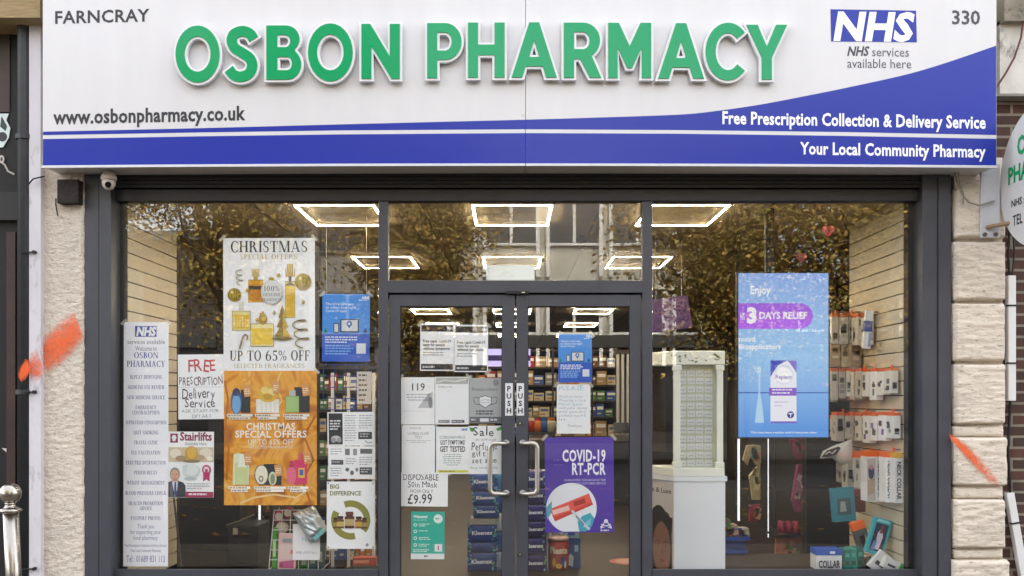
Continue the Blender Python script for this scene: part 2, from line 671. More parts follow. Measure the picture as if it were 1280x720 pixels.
far_building('sky_blocker_tower', 'tall grey block added across the street to hide sky from the left sign letters', -9.3, -3.75, 17, '#8d867a', 2.3, 3.6, 1.0, 1.3, '#6a665e')  # made-up tower: keeps bright sky out of the left letters' reflection
far_building('office_building', 'pale rendered building with white framed bay windows across the street', -3.6, 7.4, 10.2, '#b9b2a2', 2.05, 3.6, 1.1, 1.45, '#dcd8cc')
far_building('corner_building', 'dark brick building with grey windows on the left across the street', -17.5, -9.4, 6.6, '#4a4038', 2.6, 3.9, .5, 1.7, '#5e6064')
far_building('low_building', 'low brown brick building on the right across the street', 7.7, 24, 5.2, '#77604c', 2.3, 3.7, .3, 1.1, '#c9c2b4')

# street trees in autumn leaf
lmats = [mat('autumn_leaf_' + n, c, 0.7) for n, c in (('olive', '#98883c'), ('ochre', '#b48c3c'), ('brown', '#8c6c38'), ('yellow', '#c4a858'), ('green', '#767a40'))]
M_bark = mat('bark', '#4b4138', 0.95, var=0.35, vscale=14, bump=.5, bscale=60)


def tree_meshes(seed, nleaf, rad, z0, z1):
    rr = random.Random(seed)
    tr, cr = MB(), MB()
    tr.tube([(0, 0, -.1), (.05, .03, 1.2), (-.03, .06, 2.4), (.05, 0, 4.2), (0, .1, 6.2)], [.2, .16, .14, .1, .04], M_bark, 10)
    tips = []
    for k in range(38):
        a, zb = rr.uniform(0, 6.28), rr.uniform(2.0, 5.2)
        ln = rad * rr.uniform(.6, 1.05)
        p = [(0, 0, zb)]
        for j in range(1, 5):
            q = j / 4
            p.append((ln * q * cos(a) + rr.uniform(-.15, .15), ln * q * sin(a) + rr.uniform(-.15, .15), zb + (z1 - zb) * .55 * q * rr.uniform(.7, 1.1) + rr.uniform(-.2, .2)))
        tr.tube(p, [.06, .045, .03, .02, .008], M_bark, 5)
        tips += p[1:]
    for k in range(nleaf):
        c = rr.choice(tips)
        g = rr.uniform(.2, .3 + .2 * rad)
        x, y, z = c[0] + rr.gauss(0, g), c[1] + rr.gauss(0, g), c[2] + rr.gauss(0, g) - .1
        if z < z0: z = z0 + rr.uniform(0, .8)
        s = rr.uniform(.022, .05)
        a, b = rr.uniform(0, 6.28), rr.uniform(-1.2, 1.2)
        ux, uy, uz = cos(a) * s, sin(a) * s, 0
        vx, vy, vz = -sin(a) * sin(b) * s, cos(a) * sin(b) * s, cos(b) * s
        cr.add([(x - ux, y - uy, z - uz), (x + vx * .7, y + vy * .7, z + vz * .7), (x + ux, y + uy, z + uz), (x - vx, y - vy, z - vz)], [(0, 1, 2, 3)], lmats[min(4, int(abs(rr.gauss(0, 1.5))))])
    return tr, cr


TREES = [(-1.75, -11.2, 34000, 1.2, 1.7, 7.4, 0, 'dense brown autumn tree in front of the pale building'),
         (-5.2, -11.0, 20000, 2.0, 1.9, 10.0, 40, 'thin autumn tree in front of the dark brick corner'),
         (-8.6, -11.4, 24000, 2.2, 2.0, 10.2, 80, 'yellowing street tree at the far left of the row'),
         (4.3, -11.3, 28000, 2.0, 1.9, 7.2, 140, 'broad golden tree opposite the display screen'),
         (6.7, -11.0, 29000, 2.2, 1.8, 6.9, 10, 'thick ochre tree opposite the right pillar'),
         (9.9, -11.4, 24000, 2.1, 1.8, 6.8, 200, 'brown autumn tree at the far right of the row')]
for i, (x, y, n, rad, z0, z1, rz, lab) in enumerate(TREES):
    t = thing('street_tree', lab, 'tree', (0, 0, 0), 'autumn trees along the street')
    tr, cr = tree_meshes(i + 3, n, rad, z0, z1)
    tr.build('trunk', t, smooth=True)
    cr.build('crown', t)
    t.location = (x, y, -.14)
    t.rotation_euler = (0, 0, R(rz))

# ------------------------------------------------------------------ inside the shop: shell
CEIL = 2.83
M_floor = mat('brown_vinyl_floor', '#2c1f15', 0.5, spec=.2, var=0.3, vscale=3, stretch=(6, .7, 1))
M_ceil = mat('shop_ceiling_paint', '#a99c84', 0.8, var=0.05)
M_inwall = mat('dim_brown_wall', '#2c251f', 0.8, var=0.15)
struct('shop_floor', MB().box(-4.2, 4.2, .04, 19, -.1, 0, M_floor))
mb = MB().box(-4.2, 4.2, .06, 19.2, CEIL, CEIL + .1, M_ceil)
for x in (-3.0, -1.9, -.66, .66, 1.9, 3.0):
    mb.box(x - .008, x + .008, .1, 19, CEIL - .006, CEIL - .001, mat('ceiling_joint', '#6b6250', 0.8))
struct('shop_ceiling', mb)
struct('shop_back_wall', MB().box(-4.2, 4.2, 19, 19.2, 0, CEIL, mat('warm_back_wall', '#8a7556', 0.8, var=.1)))
struct('shop_side_wall', MB().box(-4.3, -4.2, .04, 19.2, 0, CEIL, M_inwall))
struct('shop_side_wall', MB().box(4.2, 4.3, .04, 19.2, 0, CEIL, M_inwall))
M_slat = mat('cream_slat_panel', '#c9bea6', 0.5, var=0.05, vscale=5)
M_groove = mat('slat_groove', '#1d1813', 0.8)


def slatwall(name, label, x, side, y0, y1, zoff):
    r = thing(name, label, 'slatwall', (x, y0, 0))
    mb = MB()
    z = .05 + zoff
    g = .009
    edges = []
    while z < CEIL - .02:
        e = min(z + .1028 - g, CEIL - .003)
        mb.box(x, x + side * .018, y0, y1, z, e, M_slat)
        edges.append(e)
        z += .1028
    mb.build('panel', r)
    b = MB().box(x + side * .02, x + side * .04, y0, y1, .0, CEIL - .004, M_groove)
    b.build('backing', r)
    return r


slatwall('slatwall', 'cream slat wall panel lining the left end of the window', X(160, .1), -1, .1, 1.06, .03)
slatwall('slatwall', 'cream slat wall panel behind hooked packets on the right', X(1129, .1), 1, .1, 1.15, .05)
# dark partitions that end the window bays
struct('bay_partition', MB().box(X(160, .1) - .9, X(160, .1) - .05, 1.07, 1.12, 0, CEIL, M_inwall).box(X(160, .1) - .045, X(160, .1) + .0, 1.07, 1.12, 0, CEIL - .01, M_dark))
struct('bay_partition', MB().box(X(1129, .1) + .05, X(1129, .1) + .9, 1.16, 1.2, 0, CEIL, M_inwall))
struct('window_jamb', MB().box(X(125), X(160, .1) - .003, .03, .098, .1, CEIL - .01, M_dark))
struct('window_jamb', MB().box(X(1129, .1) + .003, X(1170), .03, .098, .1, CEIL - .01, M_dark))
# low plinth under the right display
struct('window_plinth', MB().box(X(900, .1), X(1129, .1) - .002, .06, 1.0, 0, .17, mat('dark_plinth', '#3a3029', 0.6, var=.2)))

# LED ceiling lights: square glowing frames
M_led = mat('led_strip', (1, .86, .62), 0.5, emit=(1, .84, .6, 25))
M_ledbody = mat('led_housing', '#d8d0c0', 0.5)
LD = []
for row, yn in enumerate((.22, 2.65, 5.3, 7.95, 10.6, 13.4)):
    for c in (-1.28, 0, 1.28):
        LD.append((c, yn, row))
SZX, SZY = .29, .80
first = None
for c, yn, row in LD:
    nm = ('left', 'middle', 'right')[(-1.28, 0, 1.28).index(c)]
    rw = ('nearest the glass', 'second row back', 'third row back', 'fourth row back', 'fifth row back', 'row at the rear')[row]
    lab = 'glowing square ceiling light, %s column, %s' % (nm, rw)
    if first is None:
        t = thing('ceiling_light', lab, 'ceiling light', (c, yn, CEIL), 'square LED ceiling lights')
        w = .015
        b = MB()
        za, zb = CEIL - .0308, CEIL - .0303
        b.box(c - SZX, c + SZX, yn, yn + w, za, zb, M_led).box(c - SZX, c + SZX, yn + SZY - w, yn + SZY, za, zb, M_led)
        b.box(c - SZX, c - SZX + w, yn + w, yn + SZY - w, za, zb, M_led).box(c + SZX - w, c + SZX, yn + w, yn + SZY - w, za, zb, M_led)
        b.build('led_strip', t)
        b = MB()
        za, zb = CEIL - .030, CEIL - .001
        b.box(c - SZX, c + SZX, yn, yn + w, za, zb, M_ledbody).box(c - SZX, c + SZX, yn + SZY - w, yn + SZY, za, zb, M_ledbody)
        b.box(c - SZX, c - SZX + w, yn + w, yn + SZY - w, za, zb, M_ledbody).box(c + SZX - w, c + SZX, yn + w, yn + SZY - w, za, zb, M_ledbody)
        b.build('housing', t)
        first = t
    else:
        t = copy_tree(first)
        t.location = (c, yn, CEIL)
        t['label'] = lab

# ------------------------------------------------------------------ the glazed shopfront
sf = thing('shopfront', 'anthracite framed glass shopfront with double doors under the sign', 'shopfront', (0, 0, 0))
HZ = Z(253)                    # underside of the head
# guide rails with a ribbed face
for a, b, nm in ((106, 139, 'l'), (1153, 1188, 'r')):
    y = -.11
    xa, xb = X(a, y), X(b, y)
    m = MB().box(xa, xb, y, .03, 0, Z(219, y), M_frame)
    q = (xb - xa)
    m.box(xa + q * .52, xa + q * .55, y - .004, y, 0, Z(221, y), M_seal)
    m.box(xa + q * .56, xb, y - .008, y, 0, Z(221, y), M_frame)
    m.build('guide_rail', sf, bevel=.003)
xl, xr = X(139, -.11), X(1153, -.11)
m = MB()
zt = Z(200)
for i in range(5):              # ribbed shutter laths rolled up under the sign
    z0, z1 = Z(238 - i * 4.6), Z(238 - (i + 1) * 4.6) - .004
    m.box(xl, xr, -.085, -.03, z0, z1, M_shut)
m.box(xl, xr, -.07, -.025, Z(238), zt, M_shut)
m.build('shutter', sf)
MB().box(xl, xr, -.05, .03, HZ, Z(238.5), mat('head_painted_shade', '#26272b', .5, var=.1)).build('head', sf, bevel=.003)  # frame coat darkened: shade under the sign is put into the colour
for a, b in ((473, 485), (803, 815.5)):
    MB().box(X(a, -.045), X(b, -.045), -.045, .045, 0, HZ - .001, M_frame).build('mullion', sf, bevel=.003)
xm0, xm1 = X(485, -.045), X(803, -.045)
for a, b in ((X(139, -.11), X(473, -.045)), (X(815.5, -.045), X(1153, -.11))):
    m = MB().box(a, b, -.04, .045, .0, Z(717, -.04), M_frame).box(a, b, -.055, -.04, 0, Z(711.5, -.055), M_frame)
    m.build('bottom_rail', sf, bevel=.003)
MB().box(xm0, xm1, -.045, .045, Z(366, -.045), Z(350.5, -.045), M_frame).build('transom_bar', sf, bevel=.003)
MB().box(X(632, -.05), X(661, -.05), -.06, -.046, Z(368.5), Z(365), M_seal).box(X(652), X(656), -.064, -.06, Z(367.5), Z(366), M_steel).build('door_catch', sf)
MB().box(xm0, xm1, .0315, .05, Z(373), Z(366.5), M_seal).build('door_stop', sf)
# panes
for a, b, z0, z1 in ((X(139, -.11) + .002, X(473) - .002, Z(714), HZ), (X(815.5) + .002, X(1153, -.11) - .002, Z(714), HZ), (xm0 + .002, xm1 - .002, Z(351), HZ)):
    MB().box(a, b, 0, .008, z0 + .002, z1 - .002, M_glass).build('window_pane', sf)
# the doors: stiles, rails, pane, pull handle, push plate, locks
for side in (-1, 1):
    xo, xi = (X(486.5, -.03), X(643.6, -.03)) if side < 0 else (X(801.5, -.03), X(645.4, -.03))
    so, si = (X(500, -.03), X(627.5, -.03)) if side < 0 else (X(787.5, -.03), X(660, -.03))
    d = MB()
    zt, zg = Z(368.5, -.03), Z(383, -.03)
    d.box(xo, so, -.03, .03, .02, zt, M_frame).box(xi, si, -.03, .03, .02, zt, M_frame)
    d.box(so, si, -.03, .03, zg, zt, M_frame).box(so, si, -.03, .03, .02, .16, M_frame)
    dr = d.build('door', sf, bevel=.003)
    dr['label'] = 'left glass door leaf with pull handle' if side < 0 else 'right glass door leaf with pull handle'
    MB().box(so, si, -.004, .004, .16, zg, M_glass).build('door_pane', dr)
    g = MB()
    q = .004
    for (a, b, c, e) in ((so, so + q * -side, .16, zg), (si + q * side, si, .16, zg)):
        g.box(a, b, -.012, -.005, c, e, M_seal)
    g.box(so, si, -.0125, -.0055, zg - q, zg, M_seal)
    g.build('gasket', dr)
    hx = X(632.5 if side < 0 else 653.5, -.03)
    ho = X(612.5 if side < 0 else 671.5, -.09)
    za, zb = Z(554, -.06), Z(617, -.06)
    pth = [(hx, -.03, za), (hx, -.075, za)]
    r_ = .035
    for k in range(7):
        a = pi / 2 * k / 6
        pth.append((ho + (-1 if ho > hx else 1) * r_ * (1 - sin(a)) if False else (ho - math.copysign(r_, ho - hx)) + math.copysign(r_ * sin(a), ho - hx), -.09, za - r_ * (1 - cos(a))))
    for k in range(7):
        a = pi / 2 * k / 6
        pth.append(((ho - math.copysign(r_, ho - hx)) + math.copysign(r_ * cos(a), ho - hx), -.09, zb + r_ * (1 - sin(a))))
    pth += [(hx, -.075, zb), (hx, -.03, zb)]
    h = MB().tube(pth, .0165, M_steel, 12)
    for z in (za, zb):
        h.tube([(hx, -.045, z), (hx, -.03, z)], .024, M_steel, 14)
    h.build('pull_handle', dr, smooth=True)
    a, b = (X(631.5, -.03), X(641, -.03)) if side < 0 else (X(645.8, -.03), X(655, -.03))
    p = MB().box(a, b, -.034, -.0305, Z(519.5, -.03), Z(479, -.03), mat('silver_push_plate', '#cfd0d4', 0.4))
    for i, ch in enumerate('PUSH'):
        vs, fs = text_geo(ch, .03)
        w = max(v[0] for v in vs) - min(v[0] for v in vs)
        k = 6.2 / 180
        bz = Z(489 + i * 9.2, -.03)
        cx = (a + b) / 2
        p.add([(cx + (u - min(v[0] for v in vs) - w / 2) * k, -.0345, bz + v_ * k) for u, v_ in vs], fs, ink('#15161a'))
    p.build('push_plate', dr)
    if side > 0:
        for py in (529, 692):
            MB().tube([(X(650, -.03), -.036, Z(py)), (X(650, -.03), -.03, Z(py))], .014, M_seal, 14).tube([(X(650, -.03), -.038, Z(py)), (X(650, -.03), -.036, Z(py))], .008, M_steel, 12).build('lock', dr)

# ------------------------------------------------------------------ the sign
YS = -.34
sg = thing('shop_sign', 'wide white and blue illuminated pharmacy fascia sign with green letters', 'shop sign', (0, YS, Z(205, YS)))


def bow(px):                    # the long panel sags a touch towards both ends
    return 2.6 * ((px - 650) / 597) ** 2


def panel(x0, x1, part, extra=None):
    m = MB()
    n = 12
    top = -14
    vs, fs = [], []
    for i in range(n + 1):
        px = x0 + (x1 - x0) * i / n
        zb, zt = Z(205 + bow(px), YS), Z(top, YS)
        e = 0
        vs += [(X(px, YS), YS, zb), (X(px, YS), YS, zt), (X(px, YS), -.02, zt), (X(px, YS), -.02, zb)]
    for i in range(n):
        a, b = i * 4, i * 4 + 4
        fs += [(a, b, b + 1, a + 1), (a + 1, b + 1, b + 2, a + 2), (a + 3, a, b, b + 3)[::-1], (a + 2, b + 2, b + 3, a + 3)]
    fs += [(0, 1, 2, 3), (n * 4 + 3, n * 4 + 2, n * 4 + 1, n * 4)]
    m.add(vs, fs, M_sign)
    return m.build(part, sg)


panel(53.5, 656.7, 'fascia_panel')
panel(657.3, 1245.5, 'fascia_panel')
# aluminium trim along the lower edge and down both ends
m = MB()
for (a, b) in ((52.5, 656.7), (657.3, 1246.5)):
    for i in range(10):
        p, q = a + (b - a) * i / 10, a + (b - a) * (i + 1) / 10
        m.add([(X(p, YS), YS - .008, Z(207.6 + bow(p), YS)), (X(q, YS), YS - .008, Z(207.6 + bow(q), YS)), (X(q, YS), YS - .008, Z(204.6 + bow(q), YS)), (X(p, YS), YS - .008, Z(204.6 + bow(p), YS)),
               (X(p, YS), YS + .012, Z(207.6 + bow(p), YS)), (X(q, YS), YS + .012, Z(207.6 + bow(q), YS)), (X(q, YS), YS - .001, Z(204.6 + bow(q), YS)), (X(p, YS), YS - .001, Z(204.6 + bow(p), YS))],
              [(0, 1, 2, 3), (4, 5, 1, 0), (3, 2, 6, 7)], M_wp)
m.build('edge_trim', sg)
MB().box(X(52, YS), X(1247, YS), YS - .015, -.02, Z(-14, YS), Z(-17, YS), M_wp).build('top_trim', sg)
MB().box(X(653, YS), X(654.6, YS), YS - .004, YS - .0005, Z(145.4, YS), Z(143, YS), M_steel).build('screw', sg)
S = Sheet('', '', '', (53.5, -14, 1245.5, 205), YS, root=sg, face=False, step=.0004)
M_blue = mat('blue_sign_vinyl', '#26359a', 0.22, spec=.24)
M_green = mat('green_sign_vinyl', '#00945c', 0.12, spec=.26)
S.on('blue_band')


def blue_strip(top, bot):
    """strip of vinyl between two lines given as lists of points"""
    xs = sorted({p[0] for p in top} | {p[0] for p in bot} | {656.7, 657.3} | {53.8 + i * 1191.4 / 40 for i in range(41)})

    def at(L, x):
        for (a, b), (c, d) in zip(L, L[1:]):
            if a <= x <= c: return b + (d - b) * (x - a) / (c - a)
        return L[-1][1]
    y = S.yy()
    for a, b in zip(xs, xs[1:]):
        if abs(a - 656.7) < .01: continue
        S.mb().add([(X(a, YS), y, Z(at(bot, a), YS)), (X(b, YS), y, Z(at(bot, b), YS)), (X(b, YS), y, Z(at(top, b), YS)), (X(a, YS), y, Z(at(top, a), YS))], [(0, 1, 2, 3)], M_blue)


def crom(P, n=8):
    out = []
    for i in range(len(P) - 1):
        p0, p1, p2, p3 = P[max(i - 1, 0)], P[i], P[i + 1], P[min(i + 2, len(P) - 1)]
        for k in range(n):
            t = k / n
            out.append(tuple(.5 * (2 * p1[j] + (p2[j] - p0[j]) * t + (2 * p0[j] - 5 * p1[j] + 4 * p2[j] - p3[j]) * t * t + (3 * p1[j] - p0[j] - 3 * p2[j] + p3[j]) * t ** 3) for j in (0, 1)))
    return out + [P[-1]]


curve_pts = [(53.8, 164.6), (250, 160.2), (425, 155.5), (657, 149.6), (760, 146.5), (850, 143.2), (894, 138.9), (951, 130.6), (1018, 117.8), (1068, 107.6), (1135, 92.6), (1186, 77.4), (1245.2, 57.0)]
b1 = [(53.8, 169.0), (250, 165.6), (425, 163.0), (657, 161.6), (850, 162.6), (1050, 165.0), (1245.2, 168.8)]
t2 = [(53.8, 173.8), (250, 170.4), (425, 168.0), (657, 166.4), (850, 167.2), (1050, 169.8), (1245.2, 173.6)]
b2 = [(x, 204.2 + bow(x)) for x in (53.8, 250, 425, 657, 850, 1050, 1245.2)]
blue_strip(crom(curve_pts, 6), b1)
blue_strip(t2, b2)
K = '#26262c'
S.on('lettering#1').text('FARNCRAY', 69, 29.5, 15, K, x1=187, bold=.022, slope=-.025, space=1.06)
S.on('lettering#2').text('www.osbonpharmacy.co.uk', 66.5, 155, 17, K, x1=307, bold=.03, slope=-.022, space=1.04)
S.on('lettering#3').text('330', 1190, 30, 16.5, '#3b3a42', x1=1225, bold=.022, slope=.012)
S.on('lettering#4').text('NHS', 1059, 69.6, 11.2, '#3b3a42', x1=1085, bold=.03, shear=.2)
S.on('lettering#4').text('services', 1090, 70.4, 11.2, '#4a4953', x1=1136, slope=.012)
S.on('lettering#6').text('available here', 1059, 84.6, 11.2, '#4a4953', x1=1139, slope=.012)
W = '#f3f3f6'
S.on('lettering#7').text('Free Prescription Collection & Delivery Service', 903, 154.6, 15, W, x1=1232, bold=.026, slope=.018, space=1.04)
S.on('lettering#8').text('Your Local Community Pharmacy', 1000, 192.5, 14.5, W, x1=1232, bold=.026, slope=.018, space=1.04)
S.on('health_service_logo')
S.poly([(1038, 11.6), (1145, 13.4), (1146, 53), (1038.8, 52)], M_blue)
S.text('NHS', 1042, 49.3, 33, W, x1=1139.5, bold=.04, shear=.16, slope=.012, space=1.02)
S.done()


def ell_pts(cx, cy, rx, ry, a0=0, a1=360, n=28):
    return [(cx + rx * cos(R(a0 + (a1 - a0) * k / n)), cy + ry * sin(R(a0 + (a1 - a0) * k / n))) for k in range(n + (0 if a1 - a0 == 360 else 1))]


def stroke(pts, w):
    L, Q = [], []
    for i, p in enumerate(pts):
        a, b = pts[max(i - 1, 0)], pts[min(i + 1, len(pts) - 1)]
        dx, dy = b[0] - a[0], b[1] - a[1]
        d = math.hypot(dx, dy)
        L.append((p[0] - dy / d * w / 2, p[1] + dx / d * w / 2))
        Q.append((p[0] + dy / d * w / 2, p[1] - dx / d * w / 2))
    return L + Q[::-1]


GL = {
    'O': [ell_pts(.395, .5, .395, .51), ell_pts(.395, .5, .235, .315)],
    'S': [stroke(crom([(.52, .77), (.45, .87), (.31, .915), (.16, .86), (.115, .74), (.17, .61), (.31, .52), (.45, .42), (.495, .28), (.43, .14), (.28, .085), (.15, .12), (.06, .225)]), .19)],
    'B': [[(0, 0), (0, 1), (.33, 1)] + ell_pts(.34, .755, .235, .245, 85, -50, 10) + ell_pts(.37, .285, .235, .285, 55, -88, 12) + [(.34, 0)],
          [(.19, .6), (.19, .825), (.33, .825)] + ell_pts(.33, .7125, .085, .1125, 80, -80, 8) + [(.33, .6)],
          [(.19, .175), (.19, .42), (.36, .42)] + ell_pts(.36, .2975, .085, .1225, 80, -80, 8) + [(.36, .175)]],
    'N': [[(0, 0), (0, 1), (.16, 1), (.51, .41), (.51, 1), (.69, 1), (.69, 0), (.54, 0), (.18, .6), (.18, 0)]],
    'P': [[(0, 0), (0, 1), (.32, 1)] + ell_pts(.32, .665, .295, .335, 86, -86, 14) + [(.32, .33), (.18, .33), (.18, 0)],
          [(.18, .5), (.18, .83), (.32, .83)] + ell_pts(.32, .665, .12, .165, 80, -80, 8) + [(.32, .5)]],
    'H': [[(0, 0), (0, 1), (.18, 1), (.18, .6), (.475, .6), (.475, 1), (.655, 1), (.655, 0), (.475, 0), (.475, .41), (.18, .41), (.18, 0)]],
    'A': [[(0, 0), (.32, 1), (.5, 1), (.82, 0), (.625, 0), (.565, .2), (.255, .2), (.195, 0)], [(.32, .37), (.5, .37), (.41, .68)]],
    'R': [[(0, 0), (0, 1), (.34, 1)] + ell_pts(.34, .68, .3, .32, 86, -60, 12) + [(.66, 0), (.46, 0), (.285, .34), (.18, .34), (.18, 0)],
          [(.18, .52), (.18, .83), (.34, .83)] + ell_pts(.34, .675, .115, .155, 80, -80, 8) + [(.34, .52)]],
    'M': [[(0, 0), (0, 1), (.19, 1), (.385, .58), (.58, 1), (.77, 1), (.77, 0), (.6, 0), (.6, .55), (.43, .18), (.34, .18), (.17, .55), (.17, 0)]],
    'C': [stroke(ell_pts(.41, .5, .315, .415, 42, 318, 30), .18)],
    'Y': [[(0, 1), (.2, 1), (.365, .6), (.53, 1), (.73, 1), (.455, .4), (.455, 0), (.275, 0), (.275, .4)]],
}


def outline_mesh(ch, off, ext, sx, sy):
    """letter solid: outline grown by off, ext thick either way (units of cap height)"""
    c = bpy.data.curves.new('letter', 'CURVE')
    c.dimensions = '2D'
    c.fill_mode = 'BOTH'
    c.extrude = ext
    for i, pts in enumerate(GL[ch]):
        ar = sum(pts[k][0] * pts[(k + 1) % len(pts)][1] - pts[(k + 1) % len(pts)][0] * pts[k][1] for k in range(len(pts)))
        if (ar > 0) == (i == 0): pts = pts[::-1]        # outside clockwise, holes the other way
        if off:
            pts = grow(pts, off)
        sp = c.splines.new('POLY')
        sp.points.add(len(pts) - 1)
        for k, p in enumerate(pts):
            sp.points[k].co = (p[0], p[1], 0, 1)
        sp.use_cyclic_u = True
    o = bpy.data.objects.new('letter', c)
    me = bpy.data.meshes.new_from_object(o)
    vs = [tuple(v.co) for v in me.vertices]
    fs = [list(p.vertices) for p in me.polygons]
    bpy.data.meshes.remove(me)
    bpy.data.objects.remove(o)
    bpy.data.curves.remove(c)
    return vs, fs


def grow(pts, d):
    """move a clockwise outline outwards by d with mitred corners"""
    q = [p for i, p in enumerate(pts) if math.hypot(p[0] - pts[i - 1][0], p[1] - pts[i - 1][1]) > 1e-5]
    out = []
    for i, p in enumerate(q):
        a, b = q[i - 1], q[(i + 1) % len(q)]
        d1 = (p[0] - a[0], p[1] - a[1])
        d2 = (b[0] - p[0], b[1] - p[1])
        l1, l2 = math.hypot(*d1), math.hypot(*d2)
        n1, n2 = (-d1[1] / l1, d1[0] / l1), (-d2[1] / l2, d2[0] / l2)
        m = (n1[0] + n2[0], n1[1] + n2[1])
        k = max(m[0] ** 2 + m[1] ** 2, .35)
        out.append((p[0] + 2 * m[0] / k * d, p[1] + 2 * m[1] / k * d))
    return out


LET = [('O', 219.5, 274.5, 32, 103.3), ('S', 281, 322.5, 32.5, 102.5), ('B', 333, 376.5, 32, 99.6), ('O', 385, 441, 29.3, 101.8), ('N', 451.8, 499.8, 30, 98.6),
       ('P', 534, 577, 29, 97.6), ('H', 585, 630.8, 28.3, 97), ('A', 639.5, 696, 28, 96.8), ('R', 704.8, 751.5, 28.4, 97.2), ('M', 760.2, 814, 28.6, 97.5), ('A', 822.6, 880, 29, 98.2),
       ('C', 882, 931, 28.5, 100.5), ('Y', 933, 984, 31, 99.5)]
for ch, x0, x1, y0, y1 in LET:
    def put(off, ext, ya, name, mt, parent):
        vs, fs = outline_mesh(ch, off, 1.0, 1, 1)
        a = [p for p in GL[ch][0]]
        u0, u1 = min(p[0] for p in a), max(p[0] for p in a)
        v0, v1 = min(p[1] for p in a), max(p[1] for p in a)
        YL = YS - .05
        kx = (X(x1, YL) - X(x0, YL)) / (u1 - u0)
        kz = (Z(y0, YL) - Z(y1, YL)) / (v1 - v0)
        out = [(X(x0, YL) + (u - u0) * kx, ya + (ext if w < 0 else 0), Z(y1, YL) + (v - v0) * kz) for u, v, w in vs]
        return MB().add(out, fs, mt).build(name, parent)
    lt = put(.04, .03, YS - .047, 'letter', M_rim, sg)
    lt['label'] = 'green letter %s with white rim' % ch
    put(0, .006, YS - .0535, 'letter_face', M_green, lt)

# ------------------------------------------------------------------ the building round the shopfront
def brick_mat(name, c1, c2, mortar, scale):
    m = bpy.data.materials.new(name)
    m.use_nodes = True
    n, l = m.node_tree.nodes, m.node_tree.links
    b = n['Principled BSDF']
    b.inputs['Roughness'].default_value = 0.85
    tc = n.new('ShaderNodeTexCoord')
    mp = n.new('ShaderNodeMapping')
    mp.inputs['Rotation'].default_value = (R(90), 0, 0)
    l.new(tc.outputs['Object'], mp.inputs['Vector'])
    br = n.new('ShaderNodeTexBrick')
    br.inputs['Color1'].default_value = lin(c1)
    br.inputs['Color2'].default_value = lin(c2)
    br.inputs['Mortar'].default_value = lin(mortar)
    br.inputs['Scale'].default_value = 1
    br.inputs['Brick Width'].default_value = scale * 3
    br.inputs['Row Height'].default_value = scale
    br.inputs['Mortar Size'].default_value = scale * .12
    l.new(mp.outputs[0], br.inputs['Vector'])
    no = n.new('ShaderNodeTexNoise')
    no.inputs['Scale'].default_value = 9
    no.inputs['Detail'].default_value = 6
    l.new(tc.outputs['Object'], no.inputs['Vector'])
    mx = n.new('ShaderNodeMixRGB')
    mx.blend_type = 'OVERLAY'
    mx.inputs[0].default_value = .6
    l.new(br.outputs['Color'], mx.inputs[1])
    l.new(no.outputs['Fac'], mx.inputs[2])
    l.new(mx.outputs[0], b.inputs['Base Color'])
    bp = n.new('ShaderNodeBump')
    bp.inputs['Strength'].default_value = .7
    bp.inputs['Distance'].default_value = .01
    bp.invert = True
    l.new(br.outputs['Fac'], bp.inputs['Height'])
    l.new(bp.outputs[0], b.inputs['Normal'])
    return m


def stone_mat(name, col, dark, bumps, bscale, stretch=(1, 1, 1), streak=.5):
    """pitted masonry paint: grainy relief, dirt caught in the pits, grey run-down stains"""
    m = bpy.data.materials.new(name)
    m.use_nodes = True
    n, l = m.node_tree.nodes, m.node_tree.links
    b = n['Principled BSDF']
    b.inputs['Roughness'].default_value = 0.88
    tc = n.new('ShaderNodeTexCoord')
    mp = n.new('ShaderNodeMapping')
    mp.inputs['Scale'].default_value = stretch
    l.new(tc.outputs['Object'], mp.inputs['Vector'])
    a = n.new('ShaderNodeTexNoise')
    a.inputs['Scale'].default_value = bscale
    a.inputs['Detail'].default_value = 7
    a.inputs['Roughness'].default_value = .7
    l.new(mp.outputs[0], a.inputs['Vector'])
    r = n.new('ShaderNodeValToRGB')
    r.color_ramp.elements[0].position = .33
    r.color_ramp.elements[0].color = lin(dark)
    r.color_ramp.elements[1].position = .44
    r.color_ramp.elements[1].color = lin(col)
    l.new(a.outputs['Fac'], r.inputs[0])
    s = n.new('ShaderNodeTexNoise')
    s.inputs['Scale'].default_value = 3.0
    s.inputs['Detail'].default_value = 8
    l.new(tc.outputs['Object'], s.inputs['Vector'])
    r2 = n.new('ShaderNodeValToRGB')
    r2.color_ramp.elements[0].position = .3
    r2.color_ramp.elements[0].color = (1 - streak, 1 - streak, 1 - streak, 1)
    r2.color_ramp.elements[1].position = .6
    r2.color_ramp.elements[1].color = (1, 1, 1, 1)
    l.new(s.outputs['Fac'], r2.inputs[0])
    mx = n.new('ShaderNodeMixRGB')
    mx.blend_type = 'MULTIPLY'
    mx.inputs[0].default_value = 1
    l.new(r.outputs[0], mx.inputs[1])
    l.new(r2.outputs[0], mx.inputs[2])
    l.new(mx.outputs[0], b.inputs['Base Color'])
    bp = n.new('ShaderNodeBump')
    bp.inputs['Strength'].default_value = bumps
    bp.inputs['Distance'].default_value = .02
    l.new(a.outputs['Fac'], bp.inputs['Height'])
    l.new(bp.outputs[0], b.inputs['Normal'])
    return m


